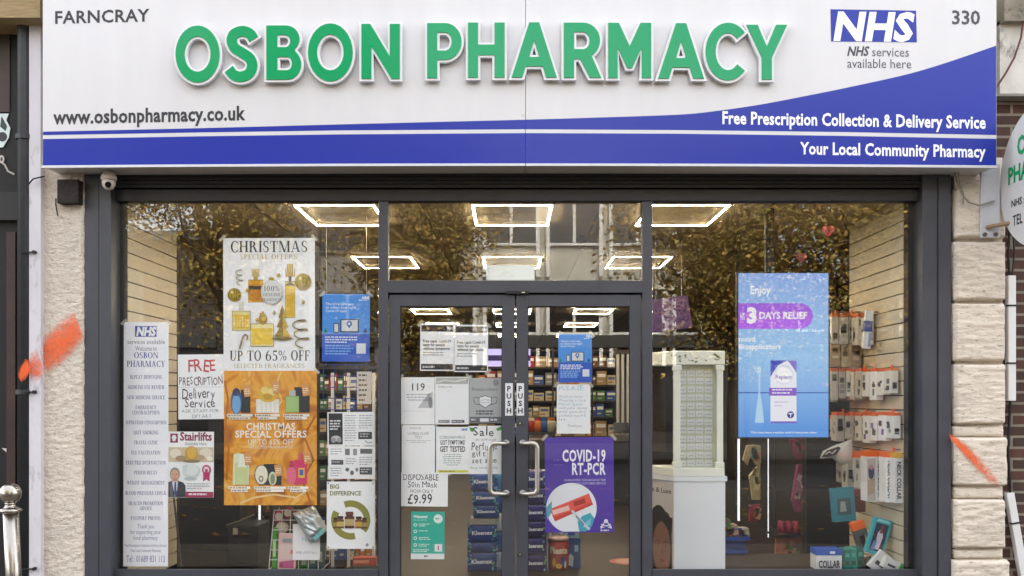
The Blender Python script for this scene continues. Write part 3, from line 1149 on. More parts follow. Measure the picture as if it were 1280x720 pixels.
M_brick = brick_mat('dark_red_brick', '#54352b', '#382823', '#7d7467', .0765)
M_rough = stone_mat('cream_roughcast', '#e8dccd', '#b3a692', 1.0, 46, (1, 1, 1.6), .14)
M_rust = stone_mat('cream_stone_paint', '#e0d4c5', '#9a8c76', .6, 24, (.8, 1, 2.6), .2)
M_white = stone_mat('dirty_white_masonry_paint', '#d9d6cd', '#8c877c', .35, 7, (1, 1, .6), .3)
M_strip = stone_mat('white_painted_render', '#d2ced4', '#b4b0b4', .3, 12, (1, 1, .4), .12)

tb = thing('terrace_building', 'brick terrace building above and beside the pharmacy shopfront', 'building', (0, .1, 0))
MB().box(-6, 6, .06, 11, CEIL + .15, 10, M_brick).box(-6, 6, .0, .06, Z(190), 10, M_brick).build('upper_wall_sun_block', tb)  # unseen mass behind the face added to keep the sun off the shopfront
MB().box(X(1240, -.05), X(1250, -.05) + 2.5, -.05, .3, 0, Z(112, -.05), M_brick).build('brick_wall', tb)
MB().box(X(1247, -.1), X(1250, -.1) + 2.5, -.13, .2, Z(117, -.13), Z(26, -.13), M_white).box(X(1247, -.1), X(1250, -.1) + 2.5, -.19, .2, Z(25.8, -.19), Z(-30, -.19), stone_mat('grey_ledge', '#98907f', '#5a5348', .5, 9)).build('painted_lintel', tb)
MB().box(X(1245, -.16), X(1250) + 2.5, -.16, -.04, Z(120, -.16), Z(117.2, -.16), mat('lead_flashing', '#77736b', .6, var=.2)).build('flashing', tb)

# right pillar of rock-faced blocks
pil = thing('stone_pillar', 'cream rock faced stone pillar between the shopfront and brick wall', 'pillar', (X(1223), -.1, 0))
yb = -.1
MB().box(X(1193, yb + .02), X(1253, yb + .02), yb + .02, .2, 0, Z(196, yb), M_rust).build('core', pil)


def rock_block(x0, x1, y, z0, z1, depth, seed):
    """a block with a tooled, uneven face and worn edges"""
    from mathutils import noise as mn, Vector as V
    nx, nz = 34, max(8, int((z1 - z0) / .009))
    m = MB()
    vs, fs = [], []
    for j in range(nz + 1):
        for i in range(nx + 1):
            u, v = i / nx, j / nz
            px_, pz_ = x0 + u * (x1 - x0), z0 + v * (z1 - z0)
            q = V((px_, seed * 3.7, pz_))
            wear = .010 + .008 * mn.noise(q * 9)
            d = min(1, min(u, 1 - u) * (x1 - x0) / max(wear, .003)) * min(1, min(v, 1 - v) * (z1 - z0) / max(wear, .003))
            h = mn.fractal(V((px_ * 9, seed, pz_ * 30)), 1.0, 2.0, 4) * .007 + mn.noise(q * 60) * .002
            vs.append((px_ + mn.noise(q * 25) * .004 * (i in (0, nx)), y - depth * d ** .6 + h * d, pz_ + mn.noise(q * 19) * .003 * (j in (0, nz))))
    for j in range(nz):
        for i in range(nx):
            a = j * (nx + 1) + i
            fs.append((a, a + 1, a + nx + 2, a + nx + 1))
    m.add(vs, fs, M_rust)
    m.box(x0, x1, y + .003, y + .06, z0, z1, M_rust)
    return m


for k, (a, b, x0, x1, dp) in enumerate(((236, 298.5, 1192, 1254, .045), (302.5, 376, 1191, 1254, .045), (379.5, 451.5, 1190, 1253.5, .045), (455.5, 530, 1191, 1254, .045), (533, 545.5, 1191, 1254, .02), (546.5, 606.5, 1191, 1256.5, .045),
                                        (609.5, 622.5, 1192, 1253, .02), (624, 684.5, 1190.5, 1254, .045), (687, 697.5, 1192, 1253, .02), (699.5, 760, 1187, 1259, .05))):
    rock_block(X(x0, yb), X(x1, yb), yb, Z(b, yb), Z(a, yb), dp, k).build('stone_block', pil, smooth=True)
M_spray = None


def spray_mat():
    m = bpy.data.materials.new('orange_spray_paint')
    m.use_nodes = True
    n, l = m.node_tree.nodes, m.node_tree.links
    b = n['Principled BSDF']
    b.inputs['Base Color'].default_value = lin('#ee6224')
    b.inputs['Roughness'].default_value = .6
    tc = n.new('ShaderNodeTexCoord')
    no = n.new('ShaderNodeTexNoise')
    no.inputs['Scale'].default_value = 42
    no.inputs['Detail'].default_value = 8
    no.inputs['Roughness'].default_value = .75
    l.new(tc.outputs['Object'], no.inputs['Vector'])
    at = n.new('ShaderNodeAttribute')
    at.attribute_name = 'cover'
    ad = n.new('ShaderNodeMath')
    ad.operation = 'MULTIPLY_ADD'
    l.new(no.outputs['Fac'], ad.inputs[0])
    ad.inputs[1].default_value = .9
    l.new(at.outputs['Fac'], ad.inputs[2])
    r = n.new('ShaderNodeValToRGB')
    r.color_ramp.elements[0].position = .55
    r.color_ramp.elements[0].color = (0, 0, 0, 1)
    r.color_ramp.elements[1].position = 1.0
    r.color_ramp.elements[1].color = (.86, .86, .86, 1)
    l.new(ad.outputs[0], r.inputs[0])
    l.new(r.outputs[0], b.inputs['Alpha'])
    return m


M_spray = spray_mat()


def spray(parent, path, y, thick0):
    """film of paint over the wall; path = (px, py, halfwidth px, cover)"""
    o = parent
    L = o.location
    vs, fs, cov = [], [], []
    NW = 12
    for (px, py, hw, cv) in path:
        for k in range(NW + 1):
            t = k / NW * 2 - 1
            vs.append((X(px + t * hw * .35, y) - L[0], y - L[1], Z(py + t * hw, y) - L[2]))
            cov.append(cv * (1 - t * t) ** .8 * .85)
    n = len(path)
    for i in range(n - 1):
        for k in range(NW):
            a = i * (NW + 1) + k
            fs.append((a, a + 1, a + NW + 2, a + NW + 1))
    me = bpy.data.meshes.new('paint_mark')
    me.from_pydata(vs, [], fs)
    at = me.attributes.new('cover', 'FLOAT', 'POINT')
    at.data.foreach_set('value', cov)
    me.materials.append(M_spray)
    ob = bpy.data.objects.new('paint_mark', me)
    COL.objects.link(ob)
    ob.parent = parent
    ob['label'] = 'streak of orange spray paint'


def densify(p, k=6):
    out = []
    for a, b in zip(p, p[1:]):
        out += [tuple(a[j] + (b[j] - a[j]) * i / k for j in range(4)) for i in range(k)]
    return out + [p[-1]]


spray(pil, densify([(1188, 547, 6, .6), (1196, 553, 10, .72), (1206, 563, 14, .66), (1217, 573, 17, .56), (1227, 584, 18, .46), (1238, 594, 17, .34), (1250, 603, 14, .2)]), yb - .053, 0)

# left pillar in roughcast, white painted strip, downpipe
lp = thing('roughcast_pillar', 'cream roughcast pillar left of the shopfront under the sign end', 'pillar', (X(77), -.1, 0))
m = MB()
x0, x1 = X(50, -.12), X(104.5, -.12)
nx, nz = 38, 380
from mathutils import noise as mnoise, Vector
vs, fs = [], []
for j in range(nz + 1):
    for i in range(nx + 1):
        px_, pz_ = x0 + (x1 - x0) * i / nx, Z(205, -.12) * j / nz
        q = Vector((px_, 0, pz_))
        h = mnoise.fractal(q * 28, 1.0, 2.0, 4) * .006 + mnoise.noise(Vector((px_ * 14, 3, pz_ * 55))) * .0035
        e = min(i, nx - i)
        vs.append((px_ + (mnoise.noise(q * 22) * .006 if e == 0 else 0), -.12 + h + (.014, .004)[min(e, 1)] * (e < 2), pz_))
for j in range(nz):
    for i in range(nx):
        a = j * (nx + 1) + i
        fs.append((a, a + 1, a + nx + 2, a + nx + 1))
m.add(vs, fs, M_rough)
m.box(x0 + .008, x1 - .008, -.095, .2, 0, Z(205, -.12), M_rough)
m.build('render_face', lp, smooth=True)
spray(lp, densify([(50, 452, 17, .25), (56, 447, 21, .52), (64, 439, 23, .6), (74, 430, 24, .62), (84, 421, 23, .6), (94, 411, 22, .58), (99, 407, 20, .5)]), -.134, 0)
st = thing('white_strip', 'narrow white painted render strip between downpipe and roughcast pillar', 'pilaster', (X(43), -.13, 0))
MB().box(X(36, -.165), X(51, -.165), -.165, .15, 0, Z(-60, -.15), M_strip).build('render_face', st, bevel=.004)
spray(st, densify([(36, 465, 14, .42), (44, 459, 19, .52), (51, 452, 19, .46)]), -.1685, 0)
M_pipe = mat('black_cast_iron', '#2b2d31', 0.5, var=.2, vscale=10, bump=.1)
dp = thing('downpipe', 'black cast iron downpipe with a swan neck bend left of the pillar', 'downpipe', (X(31), -.135, 0))
rp = .046
xp = X(31, -.135)
MB().tube([(xp, -.135, 0), (xp, -.135, Z(36, -.135)), (xp - .03, -.135, Z(26, -.135)), (X(14, -.135), -.135, Z(2, -.135)), (X(4, -.135), -.135, Z(-14, -.135)), (X(4, -.135), -.135, Z(-40, -.135))], rp, M_pipe, 16).build('pipe', dp, smooth=True)
for py in (172, 490):
    MB().tube([(xp, -.135, Z(py + 3, -.135)), (xp, -.135, Z(py - 3, -.135))], rp + .012, M_pipe, 16).tube([(xp, -.135, Z(py)), (X(40.5, -.135), -.135, Z(py)), (X(40.5, -.135), -.15, Z(py))], .008, M_pipe, 6).build('collar', dp)
spray(dp, [(24, 472, 7, .5), (28, 467, 9, .8), (33, 460, 10, .8), (36, 456, 10, .6)], -.187, 0)
for py, lab in ((316, 'upper'), (490, 'middle'), (710, 'lower')):
    c = MB().tube([(X(45.5, -.15), -.19, Z(py, -.15)), (X(45.5, -.15), -.165, Z(py, -.15))], .012, M_seal, 10).tube([(X(45.5, -.15), -.18, Z(py, -.15)), (X(30, -.15), -.18, Z(py + 1, -.15))], .006, M_seal, 6)
    tag(c.build('cable_clip', loc=(X(45.5, -.15), -.15, Z(py, -.15))), 'small black clip on the white strip, %s of the three' % lab, 'clip', 'black clips on the white strip')

# next door on the left: dark timber shopfront
nb = thing('neighbour_shopfront', 'dark brown shopfront next door with a pale torn sticker at the picture edge', 'shopfront', (X(5), .0, 0))
M_nb = mat('dark_brown_panel', '#3a2b24', .6, var=.2, vscale=5)
MB().box(X(-60), X(12, -.02), -.02, .1, Z(140, -.02), Z(24, -.02), M_nb).build('fascia_board', nb)
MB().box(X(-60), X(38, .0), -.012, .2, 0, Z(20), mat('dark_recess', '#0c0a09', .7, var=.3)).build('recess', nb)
MB().box(X(8, -.03), X(19, -.03), -.03, .02, 0, Z(290, -.03), mat('oxblood_post', '#3a221d', .6, var=.3)).build('post', nb)
MB().box(X(-60), X(26, -.06), -.06, .02, Z(275, -.06), Z(240, -.06), mat('dark_rail', '#161413', .6)).build('rail', nb)
MB().box(X(-60), X(50, -.3), -.3, .1, Z(22, -.3), Z(-40, -.3), mat('weathered_soffit', '#8f7c58', .8, var=.25, vscale=12, stretch=(1, 8, 8))).build('soffit', nb)
S = Sheet('', '', '', (-20, 142, 12, 186), -.021, root=nb, face=False)
S.on('torn_sticker#1').poly([(-20, 142), (11, 142), (8, 150), (13, 160), (11, 172), (4, 184), (-20, 186)], '#c9d6d6').ell(3, 171, 6, 6, '#1d1f20').poly([(2, 145), (9, 158), (7, 164), (0, 158)], '#2a2c2c')
S.on('torn_sticker#2').line([(-2, 200), (6, 206), (10, 214), (18, 218)], 2.2, '#a9a39a').ell(2, 199, 3.5, 5, '#b9b2aa').ell(2, 199, 1.5, 2.5, '#2a2421')
S.on('torn_sticker#3').poly([(2, 560), (14, 561), (13, 572), (9, 566)], '#cfcac6')
S.done()

# alarm box and its wire under the sign
ab = thing('alarm_box', 'small rusty brown box on the roughcast just under the sign', 'alarm box', (X(84), -.13, Z(256)))
M_rustbox = mat('rusty_brown_box', '#231a17', .8, var=.55, vscale=22, bump=.4, bscale=60)
MB().box(X(71, -.19), X(98, -.19), -.19, -.115, Z(254, -.19), Z(224, -.19), M_rustbox).build('case', ab, bevel=.006)
MB().tube([(X(84), -.16, Z(254)), (X(83), -.15, Z(262)), (X(84.5), -.14, Z(275))], .005, M_seal, 6).tube([(X(72), -.18, Z(228)), (X(60), -.2, Z(232)), (X(53), -.2, Z(240))], .005, M_seal, 6).build('wire', ab)
# CCTV dome
cc = thing('security_camera', 'small white dome security camera under the left end of the sign', 'camera', (X(136, -.2), -.2, Z(219, -.2)))
yc = -.2
M_cctv = mat('white_plastic', '#d6cfcb', .4)
MB().lathe((X(136, yc), yc, Z(219, yc)), [(.038, .02), (.038, 0), (.05, -.004), (.052, -.028), (.046, -.034)], M_cctv).build('mount', cc, smooth=True)
MB().lathe((X(136, yc), yc, Z(226.5, yc)), [(.045, .002), (.044, -.018), (.038, -.038), (.026, -.052), (.01, -.059)], M_cctv).build('dome', cc, smooth=True)
MB().tube([(X(138, yc), yc - .028, Z(231.5, yc)), (X(139, yc), yc - .05, Z(233, yc))], .02, mat('black_lens', '#060607', .1), 16).build('lens', cc)

# wires and trunking on the right
M_wire = mat('grey_cable', '#8d8678', .6)
w = MB().tube(crom([(X(1183), -.13, Z(212)), (X(1182), -.17, Z(236)), (X(1190), -.19, Z(256)), (X(1205), -.19, Z(263)), (X(1222), -.18, Z(262))], 6) if False else [(X(a), y, Z(b)) for a, y, b in ((1181, -.13, 210), (1181, -.17, 232), (1186, -.19, 250), (1194, -.19, 260), (1207, -.19, 264), (1226, -.18, 258))], .006, M_wire, 8)
tag(w.build('hanging_cable', loc=(X(1190), -.15, Z(264))), 'pale loop of cable hanging under the right end of the sign', 'cable')
w = MB().tube([(X(a), -.17, Z(b)) for a, b in ((1184, 214), (1183, 228), (1186, 240), (1190, 250), (1189, 262))], .004, M_wire, 6)
tag(w.build('hanging_cable', loc=(X(1186), -.17, Z(262))), 'thin short cable beside the pale loop under the sign', 'cable')
w = MB().tube([(X(a, -.17), -.17, Z(b, -.17)) for a, b in ((1284, -10), (1280, 22), (1276, 48), (1268, 72), (1257, 92), (1247, 107), (1243, 112))], .007, mat('red_brown_cable', '#5a2f2c', .6), 8)
tag(w.build('facade_cable', loc=(X(1262), -.17, Z(100))), 'red brown cable drooping across the painted lintel at top right', 'cable')
w = MB().tube([(X(a, -.07), -.07, Z(b, -.07)) for a, b in ((1262, 285), (1260, 320), (1262, 345))], .007, M_seal, 6).tube([(X(a, -.075), -.075, Z(b, -.075)) for a, b in ((1266, 285), (1268, 315), (1265, 345))], .006, M_seal, 6).tube([(X(a, -.07), -.07, Z(b, -.07)) for a, b in ((1263, 500), (1260, 560), (1263, 616))], .009, M_seal, 6)
tag(w.build('black_cable', loc=(X(1262), -.07, Z(600))), 'black cables joining the two lengths of white trunking', 'cable')
M_trunk = mat('white_trunking', '#d8d8da', .45, var=.04)
for (a, b, c, d, lab) in ((1262.5, 345, 1262.5, 501, 'upright white plastic cable trunking on the brick beside the pillar'), (1260.5, 616, 1282, 740, 'loose white plastic trunking leaning away near the pavement')):
    t = thing('cable_trunking', lab, 'trunking', (X(c), -.07, Z(d)))
    y = -.075
    ux, uz = X(c, y) - X(a, y), Z(d, y) - Z(b, y)
    L = math.hypot(ux, uz)
    nx_, nz_ = -uz / L * .026, ux / L * .026
    MB().prism([(X(a, y) + nx_, Z(b, y) + nz_), (X(c, y) + nx_, Z(d, y) + nz_), (X(c, y) - nx_, Z(d, y) - nz_), (X(a, y) - nx_, Z(b, y) - nz_)], y - .03, y + .02, M_trunk).build('channel', t, bevel=.003)
    for q in ((.24, .7) if b < 400 else (.3,)):
        cx, cz = X(a, y) + ux * q, Z(b, y) + uz * q
        MB().prism([(cx + nx_ * 1.1 - ux / L * .006, cz + nz_ * 1.1 - uz / L * .006), (cx + nx_ * 1.1 + ux / L * .006, cz + nz_ * 1.1 + uz / L * .006), (cx - nx_ * 1.1 + ux / L * .006, cz - nz_ * 1.1 + uz / L * .006), (cx - nx_ * 1.1 - ux / L * .006, cz - nz_ * 1.1 - uz / L * .006)], y - .034, y - .0, M_seal).build('cable_tie', t)

# projecting round sign and its bracket
xs, yc, zc, rad = 3.31, -.60, 2.83, .45
ps = thing('projecting_sign', 'round white pharmacy sign sticking out from the wall at right', 'projecting sign', (xs, yc, zc))


def disc(x0, x1, r0, mt, name, par, ring_=False):
    m = MB()
    n = 64
    vs = [(x0, yc + r0 * cos(2 * pi * k / n), zc + r0 * sin(2 * pi * k / n)) for k in range(n)] + [(x1, yc + r0 * cos(2 * pi * k / n), zc + r0 * sin(2 * pi * k / n)) for k in range(n)]
    m.add(vs, [list(range(n - 1, -1, -1)), list(range(n, 2 * n))] + [(k, (k + 1) % n, n + (k + 1) % n, n + k) for k in range(n)], mt)
    return m.build(name, par)


disc(xs, xs + .09, rad, M_sign, 'face_panel', ps)
disc(xs + .01, xs + .08, rad + .008, M_wp, 'rim', ps)


def side_text(t, yc_, z, cap, mt, w, bold=.02, name='lettering'):
    vs, fs = text_geo(t, bold)
    a0, a1 = min(v[0] for v in vs), max(v[0] for v in vs)
    k = w / (a1 - a0)
    MB().add([(xs - .002, yc_ + w / 2 - (u - a0) * k, z + v * cap) for u, v in vs], fs, mt).build(name, ps)


side_text('OSBON', yc, zc + .17, .115, M_green, .46, .035)
side_text('PHARMACY', yc, zc + .005, .105, M_green, .68, .035)
side_text('NHS services available', yc, zc - .155, .045, ink('#26262c'), .6)
side_text('TEL 01689 831113', yc, zc - .28, .065, ink('#26262c'), .57, .015)
bk = thing('sign_bracket', 'grey white metal bracket plate holding the round sign on the pillar', 'bracket', (X(1238), -.16, Z(297)))
MB().box(X(1226, -.165), X(1250, -.165), -.165, -.148, Z(297, -.165), Z(205, -.165), mat('galvanised_plate', '#c3c5cc', .5, var=.1)).build('plate', bk, bevel=.003)
for dx in (1231, 1244.5):
    MB().tube([(X(dx, -.17), -.178, Z(293, -.17)), (X(dx, -.17), -.165, Z(293, -.17))], .014, mat('rusty_bolt', '#5b4a44', .6), 8).build('bolt', bk)
MB().tube([(X(1233, -.17), -.17, Z(284, -.17)), (xs + .045, -.3, Z(277, -.3))], .014, mat('tan_conduit', '#8d7358', .6), 10).build('arm', bk)

# bollard on the pavement
bo = thing('bollard', 'polished steel bollard with ball finial at the left picture edge', 'bollard', (X(10, -1.2), -1.2, 0))
y = -1.2
c = (X(19, y), y, 0)
MB().tube([(X(21, y), y, 0), (X(13.5, y), y, Z(640, y))], .041, M_bsteel, 20).build('post', bo, smooth=True)
zc_ = Z(640, y)
cx = X(13, y)
MB().lathe((cx, y, zc_), [(.041, -.006), (.06, .004), (.062, .012), (.045, .022), (.03, .028), (.026, .045), (.03, .052)], M_bsteel).build('collar', bo, smooth=True)
MB().lathe((cx + .0, y, zc_ + .105), [(.058 * sin(pi * k / 12) + .0005, -.058 * cos(pi * k / 12)) for k in range(13)], M_bsteel).build('ball', bo, smooth=True)

# ------------------------------------------------------------------ posters and notices behind the glass
YP = .013
NAVY, BLK, GOLD = '#2b3a8c', '#222226', '#b39a3e'
# the long services banner
S = Sheet('services_banner', 'tall narrow white banner listing pharmacy services at the far left of the window', 'banner', (154, 402.5, 210, 708), YP, paper='#f7f6fd', tilt=.15)
S.on('health_service_logo').rect_(168, 407.5, 195, 421, '#2c459c').text('NHS', 169.6, 419.4, 10.2, '#f0f0f4', x1=193.5, bold=.05, shear=.16)
S.on('lettering')
S.text('services available', 158.5, 430, 5.6, '#6c6c7c', x1=205.5)
S.text('Welcome to', 168.5, 438.5, 6, '#6d6d88', x1=195)
S.text('OSBON', 167, 447.8, 7.4, NAVY, x1=197, serif=True)
S.text('PHARMACY', 158, 458.6, 7.6, NAVY, x1=206, serif=True)
for t, yb, w in (('REPEAT DISPENSING', 473.5, 40), ('MEDICINE USE REVIEW', 486.3, 46), ('NEW MEDICINE SERVICE', 499, 47), ('EMERGENCY', 511.5, 26), ('CONTRACEPTION', 518, 34), ('SUPERVISED CONSUMPTION', 530.4, 51), ('QUIT SMOKING', 543, 31),
                 ('TRAVEL CLINIC', 555.4, 30), ('FLU VACCINATION', 568, 36), ('ERECTILE DYSFUNCTION', 580.6, 50), ('PERIOD DELAY', 593, 29), ('WEIGHT MANAGEMENT', 605.6, 47), ('BLOOD PRESSURE CHECK', 618.6, 51), ('HEALTH PROMOTION', 631.4, 43), ('ADVICE', 637.6, 15), ('PASSPORT PHOTOS', 650, 37)):
    S.text(t, 182 - w / 2, yb, 4.6, '#4a4f86', x1=182 + w / 2, serif=True)
for t, yb, w in (('Thank you', 660.5, 21), ('for supporting your', 667.5, 38), ('local pharmacy', 674.8, 30)):
    S.text(t, 182 - w / 2, yb, 5.4, '#7a7fa4', x1=182 + w / 2)
S.text('Free Prescription Collection & Delivery Service', 156, 683.5, 3.6, '#5a5f90', x1=208)
S.text('Your Local Community Pharmacy', 163, 690, 3.6, '#5a5f90', x1=201)
S.text('Tel : 01689 831 113', 158, 702.5, 8, '#5a608f', x1=206, wide=.6)
S.tapes('tl tr')
S.done()

# handwritten delivery sign
S = Sheet('handwritten_notice', 'two handwritten white sheets reading free prescription delivery service', 'notice', (223, 443, 281, 524), YP + .004, tilt=-.6)
S.on('lettering').hand('FREE', 236, 464, 14, '#c2343c', 270, bold=.01).hand('PRESCRIPTION', 224.5, 481, 10, '#5a2340', 279, bold=.005).hand('Delivery', 228, 498, 12, '#3a2340', 269, bold=.005).hand('Service', 231, 509, 10.5, '#3a2340', 269, bold=.005)
S.hand('ASK STAFF FOR', 227, 515.5, 4, '#77777f', 274).hand('DETAILS', 240, 522, 4, '#77777f', 264)
S.on('fold').rect_(223, 483.4, 281, 484.2, '#cfcfd4')
S.done()

# stairlift poster with a man in a suit
S = Sheet('stairlift_poster', 'small colourful stairlifts poster with a man in a dark suit', 'poster', (210, 539.5, 267, 622), YP + .002, tilt=.3)
S.on('lettering').rect_(212.5, 542, 222, 553.5, '#8e2450').ell(217.2, 547, 3, 3.2, '#e9e9ec').rect_(215.4, 547.5, 219, 551.5, '#e9e9ec')
S.text('Stairlifts', 224.5, 550.5, 10, '#8e2450', x1=264.5, bold=.03).text('Available Here', 231, 556.4, 4, '#777', x1=258) if False else S.text('Stairlifts', 224.5, 550.5, 10, '#8e2450', x1=264.5, bold=.03)
S.text('Available Here', 231, 556.6, 4.2, '#77777c', x1=258)
S.on('picture').rect_(210.5, 559, 266.5, 577.5, '#cdbb9c')
for cx, cy, rx, ry, c in ((219, 567, 7, 6, '#e6dcc8'), (257, 566, 8, 6, '#e3d8c6'), (248, 572, 8, 4, '#b8a27c'), (226, 573, 7, 3.5, '#a48f6c'), (262, 573, 4, 3, '#efe8da')):
    S.ell(cx, cy, rx, ry, c)
S.ell(239, 567, 8, 9.5, '#c7962f').ell(239.5, 566, 6, 7.5, '#d9ac48').ell(239, 576.5, 11, 2, '#8d7a5a')
S.ell(239, 589, 11, 9.5, '#c9d2d0').ell(239, 587, 9, 7.5, '#e2e6e4').ell(238, 598.5, 8, 2, '#b4bfc0').poly([(228, 582), (234, 580), (233, 597), (229, 592)], '#d3dad8')
S.on('rosette').ell(258, 587, 5.6, 6, '#c22b6a').ell(258, 587, 3.6, 3.9, '#ecdfe6').ell(258, 588, 2, 2.2, '#b0306a').poly([(254, 590), (262, 590), (262, 602), (258, 598.5), (254, 602)], '#b7245f')
S.on('portrait')
S.poly([(210.6, 621.4), (210.6, 603), (215, 600.6), (222, 600.6), (229, 603), (232, 607), (232.4, 621.4)], '#20263a')
S.poly([(215.2, 600.8), (222.4, 600.8), (221.5, 613), (219, 621), (217, 612)], '#dfe4ee').poly([(218.1, 602.5), (220.3, 602.5), (221.2, 616), (219.4, 620.5), (217.8, 616)], '#2c4a86')
S.ell(218.6, 592.6, 6.2, 8.4, '#8e8884').ell(218.7, 594.4, 5.1, 7.4, '#d2a288').poly([(215.6, 598), (221.8, 598), (222, 602), (215.4, 602)], '#c39178')
S.rect_(215.6, 592.2, 217.6, 593.1, '#4d3a34').rect_(219.8, 592.2, 221.8, 593.1, '#4d3a34').poly([(218.5, 593), (219.4, 596.6), (217.9, 596.6)], '#b98168').rect_(216.9, 598.2, 220.6, 599, '#8f4a44').ell(213.5, 594, .9, 1.8, '#c99a80').ell(223.8, 594, .9, 1.8, '#c99a80')
S.on('lettering').small(234, 264, 604, '#a0a0a6', 3, 3, 1).rect_(232.6, 614.5, 266.6, 621.6, '#a02055').text('free your life with', 236, 620, 4.4, '#eadbe2', x1=264, shear=.15) if False else S.small(234, 264, 604, '#a0a0a6', 3, 3, 1).rect_(232.6, 614.5, 266.6, 621.6, '#a02055').small(236, 264, 616.6, '#ecdde4', 1, 3, 2.2)
S.done()


def bottle(S, x, y0, y1, w, body, liq, neck, cap, capw=.35, edge='#9a8a4a'):
    """printed perfume bottle: glass body, liquid, neck and cap"""
    h = y1 - y0
    S.rect_(x - w / 2, y0 + h * .32, x + w / 2, y1, edge).rect_(x - w / 2 + .7, y0 + h * .34, x + w / 2 - .7, y1 - .7, body)
    S.rect_(x - w / 2 + 1.6, y0 + h * .46, x + w / 2 - 1.6, y1 - 2.2, liq)
    S.rect_(x - w * .14, y0 + h * .22, x + w * .14, y0 + h * .33, neck).rect_(x - w * capw / 2, y0, x + w * capw / 2, y0 + h * .23, cap)


def coil(S, pts, amp, turns, w, col):
    (x0, y0), (x1, y1) = pts
    L = []
    n = turns * 10
    for i in range(n + 1):
        t = i / n
        L.append((x0 + (x1 - x0) * t + amp * sin(t * turns * 2 * pi), y0 + (y1 - y0) * t + amp * .35 * cos(t * turns * 2 * pi)))
    S.line(L, w, col)


# white Christmas poster
S = Sheet('christmas_poster', 'large white Christmas special offers poster with gold perfume bottles and baubles', 'poster', (279.5, 297.5, 394, 464.5), YP + .006, tilt=-.2)
S.on('heading').text('CHRISTMAS', 289, 315.2, 14, '#26241f', x1=384.5, serif=True).text('SPECIAL OFFERS', 301, 324, 6.4, '#c2b27a', x1=372, serif=True)
S.on('offer_line').text('UP TO 65% OFF', 287.5, 450.8, 12.6, '#26241f', x1=387, serif=True).text('SELECTED FRAGRANCES', 292.5, 460, 5.4, '#bdae7c', x1=380.5, serif=True)
S.on('picture')
bottle(S, 320, 336, 378, 19, '#d99a20', '#c97f14', '#b59a4c', '#c9b37a', .5)
S.rect_(311.5, 357.5, 328.5, 362, '#2b2620').text('PURE', 314, 361.2, 2.8, '#d8c27a', x1=326) if False else S.rect_(311.5, 357.5, 328.5, 362, '#2b2620')
bottle(S, 363, 330, 397.5, 12.5, '#e7c94c', '#dcb02c', '#2b2620', '#c5a542', .62)
for i in range(5):
    S.poly([(357.6 + i * 2.4, 346), (359.4 + i * 2.4, 346), (358.6 + i * 2.4 + (i - 2) * .7, 329 + abs(i - 2) * 2.2)], '#a98a2e')
S.poly([(356.8, 357), (363, 351.5), (369.4, 357)], '#2b2a24')
bottle(S, 302, 377, 413, 23, '#ead992', '#e3b62c', '#cfc9b4', '#dcd9cf', .28)
for i in range(6):
    S.rect_(292.8 + i * 3.4, 396 + (i % 3) * 1.5, 294.4 + i * 3.4, 409, '#f0dc9a')
bottle(S, 328, 391, 433, 29, '#efe0a0', '#e8c23a', '#c9b06a', '#b8963a', .2)
S.ell(329, 399, 5.4, 7, '#a98526').ell(330, 397, 3, 4.4, '#d8b95a').poly([(329, 388), (333, 396), (326, 396)], '#b8963a')
for cx, cy, r in ((293.5, 368.5, 8.4), (379.5, 352.5, 10.4)):
    S.ell(cx, cy, r, r, '#8f7a1c').ell(cx - r * .15, cy - r * .2, r * .78, r * .75, '#ab9426')
    for q in range(-2, 3):
        S.line([(cx + q * r * .3, cy - r * .85 * (1 - abs(q) * .17)), (cx + q * r * .42, cy), (cx + q * r * .3, cy + r * .85 * (1 - abs(q) * .17))], .7, '#6e5c12')
    S.ell(cx - r * .35, cy - r * .4, r * .2, r * .22, '#e3d58a')
for a, b, c_, d in ((353.5, 381, 365, 9), (353.5, 393, 409, 14), (353.5, 405, 422, 20)):
    S.poly([(a, b), (a + d * .52, c_ + 12 if False else b + (c_ - b) if False else b + 16), (a - d * .52, b + 16)], '#8f741a').poly([(a, b), (a + d * .52, b + 16), (a + 1.5, b + 16.5)], '#c8a83a')
S.poly([(342, 422), (365, 422), (367, 424), (353.5, 426), (340, 424)], '#6e5c12')
coil(S, ((299, 336), (301, 355)), 4, 3, 1.0, '#8d8770')
coil(S, ((374, 398), (379, 432)), 9, 3, 1.6, '#8a7a4a')
S.line([(300, 436), (303, 426), (304.5, 421), (307, 418), (310, 420), (309.5, 425)], 2.2, '#8a7a52')
for cx, cy in ((349, 344), (343.5, 391), (380, 378), (310, 363), (336, 372), (322, 400)):
    S.ell(cx, cy, 2, 2.4, '#a98a2e').ell(cx - .5, cy - .7, .8, .9, '#e6d08a')
S.on('badge').ell(340.5, 365, 13.6, 15.4, '#b9bcbc').ell(340.5, 365, 12.4, 14.2, '#cbcdcd').rect_(337, 347, 343.5, 350.5, '#a98a2e')
S.text('100%', 331, 364, 6.4, '#35332e', x1=350, serif=True).text('GENUINE', 329.5, 370.5, 4, '#5a574e', x1=351.5, serif=True).text('FRAGRANCES', 329, 376.4, 3.4, '#5a574e', x1=352, serif=True)
S.tapes('tl tr')
S.done()


